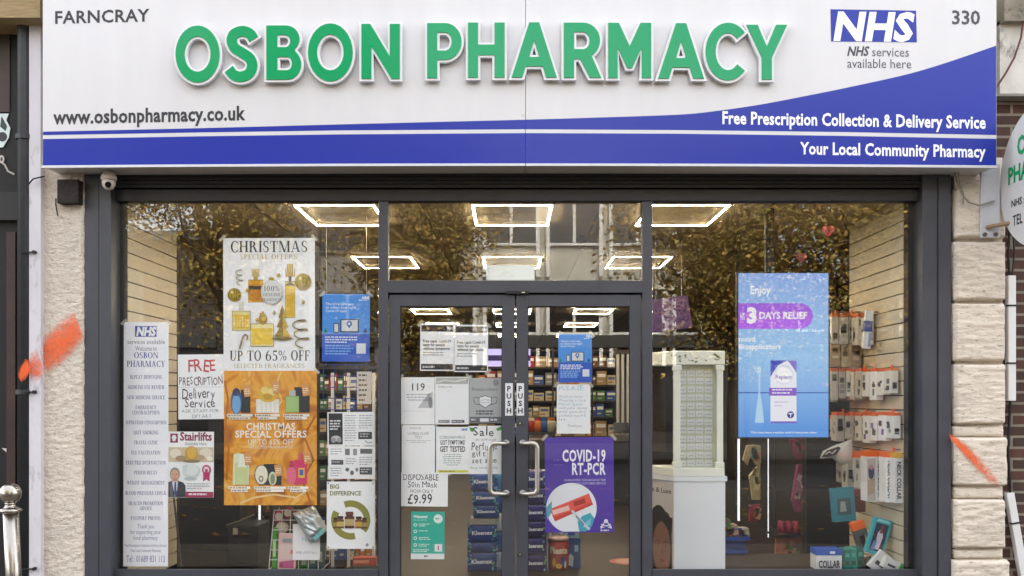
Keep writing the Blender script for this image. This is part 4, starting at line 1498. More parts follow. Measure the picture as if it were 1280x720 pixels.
def swirl_paper(name):
    m = bpy.data.materials.new(name)
    m.use_nodes = True
    n, l = m.node_tree.nodes, m.node_tree.links
    b = n['Principled BSDF']
    b.inputs['Roughness'].default_value = .3
    tc = n.new('ShaderNodeTexCoord')
    no = n.new('ShaderNodeTexNoise')
    no.inputs['Scale'].default_value = 3.2
    no.inputs['Detail'].default_value = 1.5
    no.inputs['Distortion'].default_value = 2.6
    l.new(tc.outputs['Object'], no.inputs['Vector'])
    r = n.new('ShaderNodeValToRGB')
    r.color_ramp.elements[0].position = .28
    r.color_ramp.elements[0].color = lin('#a05e1a')
    r.color_ramp.elements[1].position = .75
    r.color_ramp.elements[1].color = lin('#f4c878')
    for p, c in ((.42, '#d98a28'), (.5, '#eeac42'), (.58, '#dd942e'), (.66, '#f0b858')):
        e = r.color_ramp.elements.new(p)
        e.color = lin(c)
    l.new(no.outputs['Fac'], r.inputs[0])
    l.new(r.outputs[0], b.inputs['Base Color'])
    return m


S = Sheet('christmas_poster', 'large orange gold Christmas special offers poster with six boxed perfumes', 'poster', (280, 463.5, 396, 631.5), YP + .003, paper=swirl_paper('orange_gold_print'))
S.on('ribbon').line([(281, 476), (285, 500), (282, 530), (286, 560), (283, 600)], 2.4, '#b8691a').line([(352, 464), (345, 480), (352, 500), (343, 520)], 1.6, '#f0c87c').line([(394, 520), (380, 545), (392, 575), (378, 600), (388, 628)], 2.6, '#b06016').line([(300, 629), (318, 622), (342, 618), (370, 622), (386, 612)], 2.2, '#f0cf94')
S.on('heading').text('CHRISTMAS', 308, 537.2, 8.4, '#f6f0e6', x1=369, space=1.06, bold=.022).text('SPECIAL OFFERS', 294, 546.8, 8.4, '#f6f0e6', x1=383.5, space=1.06, bold=.022)
S.text('UP TO 65% OFF', 310, 555.6, 6.4, '#f1e6d6', x1=367.5, space=1.06, bold=.012).text('SELECTED FRAGRANCES', 312, 560.4, 3.4, '#eadfca', x1=366, bold=.01)
S.on('picture')
S.rect_(301, 487, 313, 516, '#23262e').ell(295.5, 502, 7, 16.5, '#2d5f98').ell(295.5, 505, 5.4, 12, '#6fa6d6').ell(295.5, 490, 4.6, 5, '#2b3560')
S.rect_(320, 499, 349, 516, '#e7e2d4').ell(335, 492, 12.5, 11, '#dcb23e').ell(331, 488, 5, 4.5, '#ecd078').ell(340, 490, 5, 4.6, '#efd68a').ell(335, 496, 6, 4, '#c79a2a')
for i in range(5):
    S.poly([(322 + i * 5.6, 516), (326.6 + i * 5.6, 516), (324 + i * 5.6, 501)], '#f4f1e8')
S.rect_(368, 484, 387, 515.5, '#23272e').rect_(357, 495, 374, 515.5, '#8faf62').rect_(358, 496.4, 373, 514.4, '#a5c47a').rect_(361.5, 488, 369.5, 495, '#b8bcb4')
S.poly([(291, 606), (292, 568), (298, 566), (312, 570), (311, 606)], '#dfe2c0').rect_(294, 578, 310, 606, '#cfd89a').poly([(300, 568), (306, 568), (309, 584), (297, 584)], '#eef0e0')
S.rect_(330, 580, 352, 606, '#22242a').ell(327, 593.5, 8.8, 12.8, '#4a463c').ell(327, 593.5, 7.8, 11.8, '#ece6d0').ell(326.5, 598.5, 3, 4, '#7d7560').ell(326.5, 598.5, 1.6, 2.2, '#ece6d0').ell(341, 598, 5, 8.5, '#d6d8b4').ell(341, 598.5, 3, 6.4, '#879070')
S.rect_(368, 575, 384, 605, '#d8366a').rect_(373, 585, 381, 597, '#e8b53a').rect_(374.6, 587, 379.4, 594, '#3a62b0').ell(364.5, 594, 6, 12, '#e46a86').rect_(362, 576, 367, 584, '#c23a5a').rect_(374, 566, 378, 576, '#e04a70')
for cx, cy in ((308, 489), (344, 484.5), (381, 488), (309, 574), (347, 588), (383, 573)):
    S.poly([(cx - 4, cy - 7), (cx + 5, cy - 8.5), (cx + 7, cy + 6), (cx - 2, cy + 7.5)], '#d79a5c').small(cx - 2, cx + 5, cy - 3, '#f3dfc4', 3, 2.6, 1.3)
S.on('price_captions')
for x0, x1, yy in ((284, 316, 517.5), (319, 350, 517.5), (354, 387, 517.5), (286, 313, 608), (318, 358, 608), (360, 386, 608)):
    S.rect_(x0, yy, x1, yy + 3.2, '#efe9dd').rect_(x0 + 3, yy + 3.6, x1 - 3, yy + 6.8, '#efe9dd').small(x0 + 1, x1 - 1, yy + .9, '#8a7a66', 1, 2, 1.4).small(x0 + 4, x1 - 4, yy + 4.5, '#8a7a66', 1, 2, 1.4)
S.tapes('tl tr')
S.done()


def blue_poster(x0, y0, x1, y1, y, label, tilt):
    S = Sheet('test_poster', label, 'poster', (x0, y0, x1, y1), y, paper='#4a94e6', group='blue rapid test posters', tilt=tilt)
    w, h = x1 - x0, y1 - y0

    def q(u, v): return x0 + u * w, y0 + v * h
    S.on('lower_band').rect_(x0, y0 + h * .585, x1, y1, '#2a5cc4')
    S.on('lettering')
    S.text('NHS', *q(.83, .075), 3.4, '#e8eef8', bold=.04, shear=.16)
    S.small(q(.76, 0)[0], q(.97, 0)[0], q(0, .085)[1], '#d8e4f4', 1, 2, .9)
    for i, t in enumerate(("There's a new way", 'to collect your rapid', 'Covid-19 tests')):
        S.text(t, x0 + w * .07, y0 + h * (.165 + .052 * i), h * .036, '#e4edf8', x1=x0 + w * (.66, .7, .5)[i], bold=.01)
    S.small(x0 + w * .06, x0 + w * .78, y0 + h * .63, '#d6e0f2', 3, h * .037, 1.5).small(x0 + w * .06, x0 + w * .66, y0 + h * .755, '#7fb0ea', 4, h * .04, 1.7)
    S.on('picture').rect_(*q(.38, .37), *q(.77, .57), '#222a38').rect_(*q(.405, .385), *q(.745, .55), '#d6dade')
    a, b = q(.565, .44)
    S.ell(a, b, w * .06, w * .06, '#2b62b2').poly([(a - w * .05, b + 1), (a + w * .05, b + 1), (a, b + h * .075)], '#2b62b2').ell(a, b, w * .028, w * .028, '#d6dade')
    S.rect_(*q(.24, .43), *q(.35, .575), '#222a38').rect_(*q(.255, .445), *q(.335, .56), '#d6dade')
    S.poly([q(.03, .57), q(.07, .5), q(.11, .57)], '#1f8a62').poly([q(.86, .57), q(.905, .5), q(.95, .57)], '#1a4a50')
    S.on('white_square').rect_(*q(.72, .73), *q(.92, .88), '#dfe3ea')
    S.tapes('tl tr')
    S.done()


blue_poster(402.5, 367.5, 462, 452, YP, 'blue rapid test poster beside the white Christmas poster in the left window', .4)
blue_poster(698, 417.5, 740, 478, YP, 'blue rapid test poster on the right door above the handwritten sheet', -.2)

# black and white leaflets
S = Sheet('leaflet', 'grey printed leaflet with a black left panel, above a second leaflet', 'leaflet', (409.5, 515, 468, 557), YP, tilt=-.5)
S.on('print').rect_(411, 516.5, 428.5, 555.5, '#2b2c30').small(412.5, 426.5, 525, '#dcdce0', 4, 3.4, 1.9).ell(420, 548, 6, 3.6, '#c6c6c8').ell(417, 550, 3, 3.4, '#9a9a9c').ell(424, 550, 3, 3, '#9a9a9c')
S.small(431, 446, 519, '#9a9aa0', 11, 3.1, 1.0).small(449, 466, 519, '#9a9aa0', 6, 3.1, 1.0).rect_(448, 540, 465, 549, '#3a3b40').small(450, 463, 542, '#c8c8cc', 2, 3, 1.2).line([(456, 551), (460, 554), (465, 553)], 1, '#777')
S.done()
S = Sheet('leaflet', 'grey printed leaflet with small pictures, below the one with the black panel', 'leaflet', (410, 557.8, 468.5, 598.5), YP + .001, tilt=.4)
S.on('print').small(413, 428, 561, '#9a9aa0', 3, 3, 1).rect_(431, 561, 437, 569, '#77787c').rect_(441, 561, 446, 569, '#8a8b90').rect_(450, 561, 465, 567, '#5a5b60').rect_(414, 575, 429, 581, '#55565a').small(415, 428, 577, '#c8c8cc', 1, 3, 1.2)
S.small(413, 428, 585, '#9a9aa0', 4, 3, 1).small(432, 446, 573, '#9a9aa0', 3, 3, 1).ell(434, 587, 2.4, 2.4, '#6a6a6e').ell(440, 591, 2.4, 3, '#6a6a6e').ell(446, 587, 2, 2.4, '#8a8a8e').rect_(449.5, 584, 465, 593, '#4a4b50').small(451, 463, 586, '#c8c8cc', 2, 3, 1.2).small(449, 466, 571, '#9a9aa0', 4, 3, 1)
S.done()

# vitamins poster
S = Sheet('vitamins_poster', 'white poster reading big difference with brown vitamin jars inside a green ring', 'poster', (408.5, 602, 468.5, 686), YP + .002)
S.on('heading').text('BIG', 412.5, 610.8, 5.2, '#7d7c3c', x1=424, bold=.03).text('DIFFERENCE', 412.5, 619.2, 5.2, '#7d7c3c', x1=451.5, bold=.03)
S.on('ring')
for a0, a1 in ((-40, 112), (150, 285)):
    pts = []
    for k in range(23):
        a = R(a0 + (a1 - a0) * k / 22)
        pts.append((438.4 + 20.5 * cos(a), 650 - 20.5 * sin(a)))
    S.line(pts, 8.2, '#8c8b3e')
S.on('picture')
for cx, w, h, c, lb in ((419.5, 6.6, 13.5, '#5a3a1e', '#a08a4a'), (425.5, 9, 15.5, '#6a4422', '#c9b060'), (448.5, 9, 15, '#7a4a22', '#c9a040'), (455.5, 7, 13.5, '#5a3a1e', '#a08a4a'), (437, 12, 21, '#4e2a18', '#bfa878')):
    S.rect_(cx - w / 2, 660.5 - h * .72, cx + w / 2, 660.5, c).rect_(cx - w * .34, 660.5 - h * .8, cx + w * .34, 660.5 - h * .7, c).rect_(cx - w * .4, 660.5 - h, cx + w * .4, 660.5 - h * .79, '#3a2018' if w < 11 else '#6a3028').rect_(cx - w / 2, 660.5 - h * .55, cx + w / 2, 660.5 - h * .16, lb)
S.on('emblem').ell(459, 681, 2, 2, '#9a9aa0').small(413, 442, 606, '#c4c4c8', 0)
S.on('pins')
for a, b in ((410.5, 604), (466.5, 604), (410.5, 684), (466.5, 684)):
    S.ell(a, b, .9, .9, '#55565a', n=10)
S.done()

# sheets on the left door
for x0, x1, yo, lab, tl in ((525, 567.2, 404.5, 'white free rapid tests sheet with black bands, left of the pair on the door', .4), (567.8, 610, 406, 'white free rapid tests sheet with black bands, right of the pair on the door', .2)):
    S = Sheet('test_notice', lab, 'notice', (x0, yo, x1, yo + 59), YP, group='free rapid tests sheets', tilt=tl)
    S.on('bands').rect_(x0 + 1.2, yo + 2, x1 - 1.2, yo + 10, '#2a2a2e').rect_(x0 + 1.2, yo + 50.4, x1 - 1.2, yo + 57.6, '#2e2f34')
    S.on('lettering').text('NHS', x1 - 8, yo + 7.4, 3, '#d8d8dc', bold=.04, shear=.15)
    for i, t in enumerate(('Free rapid Covid-19', 'tests for people', 'without symptoms')):
        S.text(t, x0 + 3.6, yo + 23.6 + 4.6 * i, 3.6, '#3a3a40', x1=x0 + (38.5, 31, 37)[i], bold=.022)
    S.small(x0 + 3.6, x0 + 33, yo + 35.5, '#8a8a90', 2, 3, 1.3).small(x0 + 3, x0 + 27, yo + 53, '#c8c8cc', 1, 3, 2.4)
    S.tapes('tl tr' if x0 < 560 else 'tr br')
    S.done()
S = Sheet('notice_sheet', 'white sheet headed 119 at the top left of the left door cluster', 'notice', (501, 471.5, 543.3, 530.5), YP)
S.on('lettering').text('119', 515, 488, 8.8, '#3a3a3e', x1=531, bold=.01).small(508, 538, 492.5, '#a9a9ae', 3, 3.4, 1.4, align='c')
S.on('picture').poly([(522, 510), (541, 510), (541, 489), (534, 494)], '#c2c2c6').ell(538, 503, 2.6, 7, '#86868a').small(504, 540, 513.5, '#d2d2d6', 1, 2, .7)
S.tapes('tl').done()
S = Sheet('notice_sheet', 'white sheet with grey top strip, middle of the upper row on the left door', 'notice', (543.9, 471, 586, 530.5), YP + .001)
S.on('print').rect_(545, 472, 585, 480, '#b4b6b2').line([(546, 478), (556, 475), (568, 477), (584, 474)], 2, '#d8dad2').small(548, 570, 483, '#a8a8ae', 1, 2, 1.2).rect_(548, 525, 562, 528.6, '#8a8a90').rect_(564.5, 525, 580.5, 528.6, '#5a5a60').small(549, 561, 526.3, '#d8d8dc', 1, 2, 1).small(565.5, 580, 526.3, '#d8d8dc', 1, 2, 1)
S.tapes('tr').done()
S = Sheet('mask_notice', 'grey face covering notice with a white mask drawing on the left door', 'notice', (586.6, 472.5, 627.2, 529), YP, paper='#b3b4b6')
S.on('print').text('Protect others', 590, 488.4, 4, '#55565c', x1=621.5)
S.line([(591, 499), (594.5, 496.5), (600, 498)], 1, '#6a6b70').line([(592, 500), (594, 505), (601, 506)], 1, '#6a6b70').line([(622, 498), (619, 496), (613, 498)], 1, '#6a6b70').line([(622, 499), (620, 504), (613, 506)], 1, '#6a6b70')
S.poly([(598.5, 496.5), (606.5, 494), (614.5, 496.5), (614.5, 505), (606.5, 510.5), (598.5, 505)], '#6a6b70').poly([(599.4, 497.2), (606.5, 495), (613.7, 497.2), (613.7, 504.4), (606.5, 509.4), (599.4, 504.4)], '#e9e9ec').line([(600, 500.5), (606.5, 499.4), (613, 500.5)], .6, '#a8a9ad').line([(600, 503.5), (606.5, 503.4), (613, 503.5)], .6, '#a8a9ad')
S.small(594, 618, 513, '#55565c', 2, 3.4, 1.8, align='c').rect_(587.2, 521, 626.8, 528.4, '#6c6d72').rect_(600, 523, 611, 527, '#e4e4e8').small(589, 598, 523.6, '#dcdce0', 1, 3, 2).small(613, 624, 523.6, '#dcdce0', 1, 3, 2).ell(620, 478.5, 4, 4, '#8e8f94')
S.tapes('tl').done()
S = Sheet('notice_sheet', 'white lateral flow test sheet, left in the middle row on the left door', 'notice', (502, 531.3, 543.6, 593), YP + .001, tilt=.3)
S.on('lettering').small(512, 535, 534.6, '#b4b4ba', 1, 2, 1.2).hand('LATERAL FLOW', 509.5, 543.6, 3.4, '#55555b', 535.5).hand('TEST', 518.5, 548, 3, '#66666c', 527.5).small(505, 540, 550.4, '#b4b4ba', 2, 2.2, .8, align='c')
S.tapes('tl tr').done()
S = Sheet('notice_sheet', 'white coronavirus got symptoms get tested sheet with a yellow foot line', 'notice', (545, 533.6, 586.2, 592.4), YP)
S.on('lettering').text('CORONAVIRUS', 549.6, 548.4, 3.6, '#5a7a78', x1=581.5).text('GOT SYMPTOMS?', 550.4, 555.8, 5.4, '#2c2c30', x1=581.4, space=1.08, bold=.025).text('GET TESTED', 550, 564.6, 6.6, '#26262a', x1=581.6, space=1.08, bold=.03)
S.small(553, 578, 567.6, '#9ab0ac', 6, 2.6, 1.1, align='c').text('NHS', 577, 538.4, 2.8, '#3a62b0', bold=.04)
S.on('foot_line').rect_(547, 587.6, 585, 590.8, '#d3cf4a').small(550, 582, 588.6, '#7a7a30', 1, 2, 1.2)
S.done()
S = Sheet('handwritten_notice', 'white handwritten perfume sale sheet with green corner leaves on the left door', 'notice', (585.9, 532.3, 627.2, 592.6), YP + .002, tilt=-.3)
S.on('lettering').hand('Sale', 592, 544.5, 10.5, '#2e2c30', 617.5, bold=.008).hand('on selected', 594, 551, 3.6, '#77777c', 620).hand('Perfume', 589.5, 562.5, 9, '#2e2c30', 622, bold=.002).hand('gift', 590, 570.4, 7, '#2e2c30', 607, bold=.002).hand('set sale', 590, 578.6, 6.6, '#2e2c30', 621, bold=.002).hand('buy now save', 588.5, 586, 3.4, '#88888e', 622)
S.on('corner_leaves').poly([(587, 534), (593, 535), (592, 540), (588.5, 539)], '#4aa03a').poly([(627, 533), (620, 536), (622.5, 539), (627, 537)], '#4aa03a')
S.done()
S = Sheet('handwritten_notice', 'white handwritten disposable masks sheet priced 9.99 on the left door', 'notice', (500.5, 590.5, 559.6, 633), YP + .004, tilt=.5)
S.on('lettering').hand('DISPOSABLE', 504, 600.4, 7.6, '#2c2b30', 548, bold=.002).hand('50in Mask', 509.5, 609, 7, '#3a393e', 546.5, bold=.0).hand('NOW ONLY', 513, 616.4, 4.4, '#55545a', 541).hand('£9.99', 509.5, 629, 11.4, '#242328', 540, bold=.012)
S.tapes('tr').done()
S = Sheet('welcome_notice', 'teal green welcome notice with white icons low on the left door', 'notice', (513.5, 639.6, 555.4, 699), YP, paper='#28b09c', tilt=.3)
S.on('lettering').text('Welcome!', 516.5, 647.6, 3.8, '#e6f2f0', x1=534, bold=.03).small(516.5, 540, 649.6, '#9fd4cc', 1, 2, 1)
S.ell(547.5, 648.5, 5.6, 5.6, '#dfeeec').small(544.2, 551, 647.4, '#5a8a86', 1, 2, 1.8)
for i, n in enumerate((2, 1, 2, 2)):
    yy = 654.6 + i * 8.4
    S.ell(519, yy + 1.4, 2.2, 2.2, '#d6ecea').ell(519, yy + 1.4, 1.2, 1.2, '#22a08e').small(523.5, 538, yy, '#cfe8e5', n, 2.2, 1.1)
S.small(516.5, 537, 686.6, '#cfe8e5', 2, 2.2, 1.1).rect_(543.2, 680, 552.6, 689.4, '#e2e6ea').rect_(547.2, 682, 548.6, 687.4, '#b03a4a').rect_(513.5, 692, 555.4, 699, '#dfe4e6').small(530, 539, 694.2, '#4a5a5e', 1, 2, 2)
S.done()

# sheets on the right door
S = Sheet('handwritten_notice', 'white sheet of faint blue handwriting under the blue poster on the right door', 'notice', (696, 480.5, 738, 542), YP + .001)
S.on('lettering').hand('PLEASE', 698.5, 488, 6, '#9cc4e0', 729)
for i, t in enumerate(('Wait in door', 'Wearing a face', 'Please queue', 'outside shop', 'until you are', 'called next', 'in')):
    S.hand(t, 698, 497.4 + 4.7 * i, 3.4, '#9dabc2' if i != 2 else '#84bcc8', 698 + (30, 34, 31, 36, 34, 34, 8)[i])
S.hand('Thankyou', 709.5, 533.6, 3, '#8a8fa2', 727)
S.tapes('tl tr').done()
S = Sheet('covid_poster', 'large purple Covid-19 RT-PCR poster with a red test cassette on the right door', 'poster', (681.5, 546.6, 767.6, 665.6), YP, paper='#4a2aa0', tilt=-.3)
S.on('heading').text('COVID-19', 703.5, 576.6, 13.8, '#f4f2f8', x1=757.5, space=1.1, bold=.03).text('RT-PCR', 715.5, 593, 13.8, '#f4f2f8', x1=757.5, space=1.1, bold=.03)
S.on('lettering').text('GUARANTEED TURNAROUND TIME', 705.6, 601.4, 2.6, '#b5aad6', x1=757.5, bold=.02).text('24/7 CUSTOMER SERVICE', 720, 605.6, 2.6, '#b5aad6', x1=757.5, bold=.02).small(692.5, 703.5, 574.2, '#7a66b4', 1, 2, 1.4).small(692.5, 706, 580.4, '#6a55a8', 1, 2, 1.2)
S.on('picture')
cx, cy, r = 714.5, 635, 31.5
pts = [(cx + r * cos(R(a)), cy - r * sin(R(a))) for a in range(0, 360, 6)]
pts = [(max(a, 682.2), min(b, 664.4)) for a, b in pts]
S.poly(pts, '#e6e9f0')


def rot(c, pts, ang):
    return [(c[0] + x * cos(ang) + y * sin(ang), c[1] - x * sin(ang) + y * cos(ang)) for x, y in pts]


S.poly([(683, 634), (690, 626), (690, 640), (684, 650)], '#5aa6b4')
S.poly(rot((714, 633), [(-26, -3), (26, -8), (27, 6), (-25, 12)], R(17)), '#c93a30').poly(rot((714, 632), [(-24, -4), (26, -8), (26, 4), (-24, 8)], R(17)), '#e2544a').poly(rot((702, 637), [(-12, -2.6), (10, -2.6), (10, 3.4), (-12, 3.4)], R(17)), '#eec4bc').poly(rot((724, 628), [(-7, -3), (8, -3), (8, 3), (-7, 3)], R(17)), '#a82c28')
S.poly([(724, 664), (722, 652), (728, 645), (738, 641), (743, 648), (740, 658), (732, 664.3)], '#3aa3ba').poly([(728, 660), (733, 652), (739, 648), (738, 656)], '#7cc4d2')
S.line([(715, 638), (726, 651), (737, 662)], 3.2, '#c9d0dc').line([(720, 645), (730, 656)], 1.6, '#5a6a82')
S.on('emblem').line([(751, 660), (757.5, 650), (764, 660)], 1.6, '#e4e0ee').line([(751.5, 655.5), (757.5, 657.6), (763.5, 655.5)], 1.4, '#e4e0ee').ell(757.5, 651.5, 2.6, 2.6, '#e4e0ee').poly([(750.5, 657.5), (756, 659), (750.5, 661)], '#e4e0ee').poly([(764.5, 657.5), (759, 659), (764.5, 661)], '#e4e0ee').small(750.6, 764.6, 662.2, '#e4e0ee', 1, 2, 1.7)
S.tapes('tl tr').done()

# the plain card in the fanlight, poppy reflections
S = Sheet('fanlight_card', 'blank pale blue white card standing on the bar above the doors', 'card', (607.6, 331.6, 668.2, 350.3), YP, paper='#cbd6d8')
S.on('darker_lower_edge').rect_(607.6, 349.2, 668.2, 350.2, '#b4c0c2')  # slightly darker strip along the bottom of the card
S.done()
for px, py, s, lab in ((1035.5, 288, 8, 'bright red poppy reflection painted as a decal above the display screen'), (1002, 322, 7, 'dim red poppy reflection painted as a decal beside the screen pole')):
    S = Sheet('poppy_reflection', lab, 'poppy', (px - s, py - s, px + s, py + s), YP, face=False, group='painted poppy reflections')  # flat red decals standing in for reflections of poppies in the glass
    c = '#b3182a' if s == 8 else '#7a1822'
    S.on('petals').ell(px - s * .4, py - s * .15, s * .62, s * .6, c).ell(px + s * .4, py - s * .2, s * .6, s * .58, c).ell(px, py + s * .45, s * .45, s * .5, c)
    S.on('centre').ell(px, py, s * .2, s * .2, '#151214')
    S.done()

# ------------------------------------------------------------------ right window: screen, cabinet, hooked stock
def px_obj(y):
    return (lambda a: X(a, y)), (lambda b: Z(b, y))


# the display screen
y = .42
x_, z_ = px_obj(y)
tv = thing('display_screen', 'tall glowing blue and purple advertising screen hung in the right window', 'screen', (x_(979), y, z_(547)))
MB().box(x_(921), x_(1037.5), y, y + .05, z_(548.5), z_(339.5), M_seal).build('bezel', tv, bevel=.003)
MB().box(x_(959.5), x_(970), y + .055, y + .09, z_(400), CEIL, M_seal).build('pole', tv)


def screen_mat(name, cols, strength, drops=True):
    m = bpy.data.materials.new(name)
    m.use_nodes = True
    n, l = m.node_tree.nodes, m.node_tree.links
    b = n['Principled BSDF']
    b.inputs['Base Color'].default_value = (.01, .01, .012, 1)
    b.inputs['Roughness'].default_value = .15
    tc = n.new('ShaderNodeTexCoord')
    sp = n.new('ShaderNodeSeparateXYZ')
    l.new(tc.outputs['Generated'], sp.inputs[0])
    r = n.new('ShaderNodeValToRGB')
    r.color_ramp.elements[0].color = lin(cols[0])
    r.color_ramp.elements[1].color = lin(cols[-1])
    for i, c in enumerate(cols[1:-1]):
        e = r.color_ramp.elements.new((i + 1) / (len(cols) - 1))
        e.color = lin(c)
    l.new(sp.outputs['Z'], r.inputs[0])
    out = r.outputs[0]
    if drops:
        v = n.new('ShaderNodeTexVoronoi')
        v.inputs['Scale'].default_value = 26
        l.new(tc.outputs['Object'], v.inputs['Vector'])
        rr_ = n.new('ShaderNodeValToRGB')
        rr_.color_ramp.elements[0].position = .05
        rr_.color_ramp.elements[0].color = (1.12, 1.1, 1.06, 1)
        rr_.color_ramp.elements[1].position = .26
        rr_.color_ramp.elements[1].color = (1, 1, 1, 1)
        l.new(v.outputs['Distance'], rr_.inputs[0])
        mx = n.new('ShaderNodeMixRGB')
        mx.blend_type = 'MULTIPLY'
        mx.inputs[0].default_value = 1
        l.new(out, mx.inputs[1])
        l.new(rr_.outputs[0], mx.inputs[2])
        out = mx.outputs[0]
    l.new(out, b.inputs['Emission Color'])
    b.inputs['Emission Strength'].default_value = strength
    return m


SE = .128                       # how bright the panel glows at this exposure


def glow(h):
    return mat('screen_' + h.lstrip('#'), '#060607', .2, emit=(*lin(h)[:3], SE))


S = Sheet('', '', '', (923, 341.5, 1035.5, 546.5), y - .001, root=tv, face=False, step=.0004)
S.on('screen_upper').rect_(923, 341.5, 1035.5, 491, screen_mat('screen_sky', ['#86b6ee', '#9ccaf4', '#98c2f2', '#8fb2ee'], SE))
S.on('screen_lower').rect_(923, 491, 1035.5, 546.5, screen_mat('screen_pool', ['#5a98e6', '#84b8f2'], SE, False)).rect_(923, 490.2, 1035.5, 491.6, glow('#2c62b8'))
S.on('pill').poly([(923, 379), (1000, 379)] + [(1000 + 16 * sin(R(a)), 395 - 16 * cos(R(a))) for a in range(0, 181, 12)] + [(923, 411)], screen_mat('screen_purple', ['#b868f4', '#a060e4'], SE, False))
GW = glow('#f6f6fc')
S.on('heading').text('Enjoy', 938, 367.2, 9.5, GW, x1=963.5, bold=.025)
S.on('offer_line').text('3', 933.5, 403, 17.5, GW, x1=946, bold=.06).text('DAYS RELIEF', 949, 398.4, 8.2, GW, x1=1009, bold=.03).text('UP', 925, 395, 4, GW, x1=931, bold=.02).text('TO', 925, 400, 4, GW, x1=931, bold=.02)
S.on('caption').text('most!', 923.5, 426.8, 6, GW, x1=944, bold=.02).text('Bioapplicators', 923.5, 436.4, 6.4, GW, x1=976, bold=.03).text('This may leave residue until it becomes clear', 938, 541.6, 2.2, GW, x1=1021, bold=.02)
S.on('picture').rect_(963, 450.5, 995.5, 529, glow('#f2f1fb')).poly([(963, 450.5), (984, 450.5), (972, 457), (963, 471)], glow('#3a4cc0')).poly([(984, 450.5), (995.5, 450.5), (995.5, 466), (988, 455)], glow('#8a7ad8'))
S.ell(979.5, 468.5, 12, 12, glow('#dfe2f8')).poly([(968.5, 464), (979.5, 452.5), (990.5, 464)], glow('#dfe2f8')).ell(979.5, 469, 10.5, 10, glow('#fbfbff')).text('Replens', 969.5, 473.6, 5, glow('#6a48b4'), x1=989.5, bold=.01).rect_(961, 484.8, 995.5, 494.6, glow('#8f58cc')).small(965, 992, 486.4, GW, 2, 4, 1.6).small(968, 985, 502, glow('#b9aede'), 2, 4.6, 1.2)
S.ell(988, 518.5, 4.4, 4.4, glow('#2c3a9a')).line([(985.4, 517), (990.6, 517)], 1.4, GW).line([(988, 517), (988, 521.4)], 1.2, GW).rect_(963, 526.6, 995.5, 529, glow('#7a6ad0'))
S.on('applicator').poly([(947.4, 463), (950.6, 463), (949.8, 490), (953.4, 513), (954.8, 528.5), (943.4, 528.5), (944.8, 513), (948, 490)], glow('#b9dcf6')).ell(949, 462, 2.4, 4, glow('#c9e4f8'))
S.done()

# jewellery cabinet on a white stand
y = .30
x_, z_ = px_obj(y)
yb_ = y + .42
M_cream = mat('cream_plastic', '#f0f1e4', .4, var=.03)
M_white = mat('white_laminate', '#eceef2', .35, var=.015)
st = thing('display_stand', 'white box stand with a face poster on its left side under the cream cabinet', 'stand', (x_(866), y, 0))
xa, xb = x_(842.5), x_(906.5)
xa2 = x_(820.5)
# the stand is turned a little: front face and a left face
m = MB().add([(xa, y, .02), (xb, y, .02), (xb + .01, yb_, .02), (xa2 - .035, yb_ - .07, .02), (xa, y, z_(601)), (xb, y, z_(601)), (xb + .01, yb_, z_(601)), (xa2 - .035, yb_ - .07, z_(601))],
             [(0, 3, 2, 1), (4, 5, 6, 7), (0, 1, 5, 4), (1, 2, 6, 5), (2, 3, 7, 6), (3, 0, 4, 7)], M_white)
m.build('box', st)
m = MB().add([(xa2 - .045, yb_ - .09, z_(601.5)), (xa - .002, y - .008, z_(601.5)), (xb + .012, y - .008, z_(601.5)), (xb + .02, yb_, z_(601.5)), (xa2 - .045, yb_ - .09, z_(595.5)), (xa - .002, y - .008, z_(595.5)), (xb + .012, y - .008, z_(595.5)), (xb + .02, yb_, z_(595.5))],
             [(0, 3, 2, 1), (4, 5, 6, 7), (0, 1, 5, 4), (1, 2, 6, 5), (2, 3, 7, 6), (3, 0, 4, 7)], M_white)
m.build('top_board', st)
# the picture on the left face
import mathutils
P0 = mathutils.Vector((xa2 - .035, yb_ - .07, 0))
P1 = mathutils.Vector((xa, y, 0))
dirv = (P1 - P0).normalized()
nrm = mathutils.Vector((dirv.y, -dirv.x, 0))
LW = (P1 - P0).length


def side_poly(mb, pts, k, col):
    """u 0..1 from the back to the front edge, z in metres"""
    c = [P0 + dirv * (u * LW) + nrm * (.0012 + .0006 * k) for u, z in pts]
    vs = [(q.x, q.y, z) for q, (u, z) in zip(c, pts)]
    mb.add(vs, [list(range(len(vs)))], ink(col))


def se(cu, cz, ru, rz, n=22):
    return [(cu + ru * cos(2 * pi * k / n), cz + rz * sin(2 * pi * k / n)) for k in range(n)]


m = MB()
zb = z_(715)
side_poly(m, [(.02, .03), (.98, .03), (.98, z_(604)), (.02, z_(604))], 0, '#cfc9c4')
side_poly(m, se(.50, .33, .44, .29), 1, '#1c1210')
side_poly(m, [(.06, .03), (.94, .03), (.94, .33), (.06, .33)], 1.5, '#1c1210')
side_poly(m, [(.36, .03), (.76, .03), (.70, .18), (.42, .18)], 2, '#7a5442')
side_poly(m, se(.60, .30, .30, .20), 2.5, '#8e6650')
side_poly(m, [(.28, .34), (.40, .46), (.60, .51), (.82, .45), (.92, .34), (.96, .54), (.3, .56)], 3, '#1c1210')
for cu in (.48, .74):
    side_poly(m, se(cu, .325, .05, .006), 3.5, '#c9b8ac')
    side_poly(m, se(cu, .325, .03, .007), 4, '#1c1210')
    side_poly(m, [(cu - .09, .352), (cu, .362), (cu + .09, .352), (cu, .356)], 3.5, '#2a1a16')
side_poly(m, [(.62, .31), (.665, .262), (.585, .262)], 3.5, '#7d5644')
side_poly(m, [(.52, .215), (.62, .226), (.72, .215), (.62, .196)], 3.5, '#8e3a40')
m.build('face_picture', st)
m = MB()
vs, fs = text_geo('Lux & Luxe', .01)
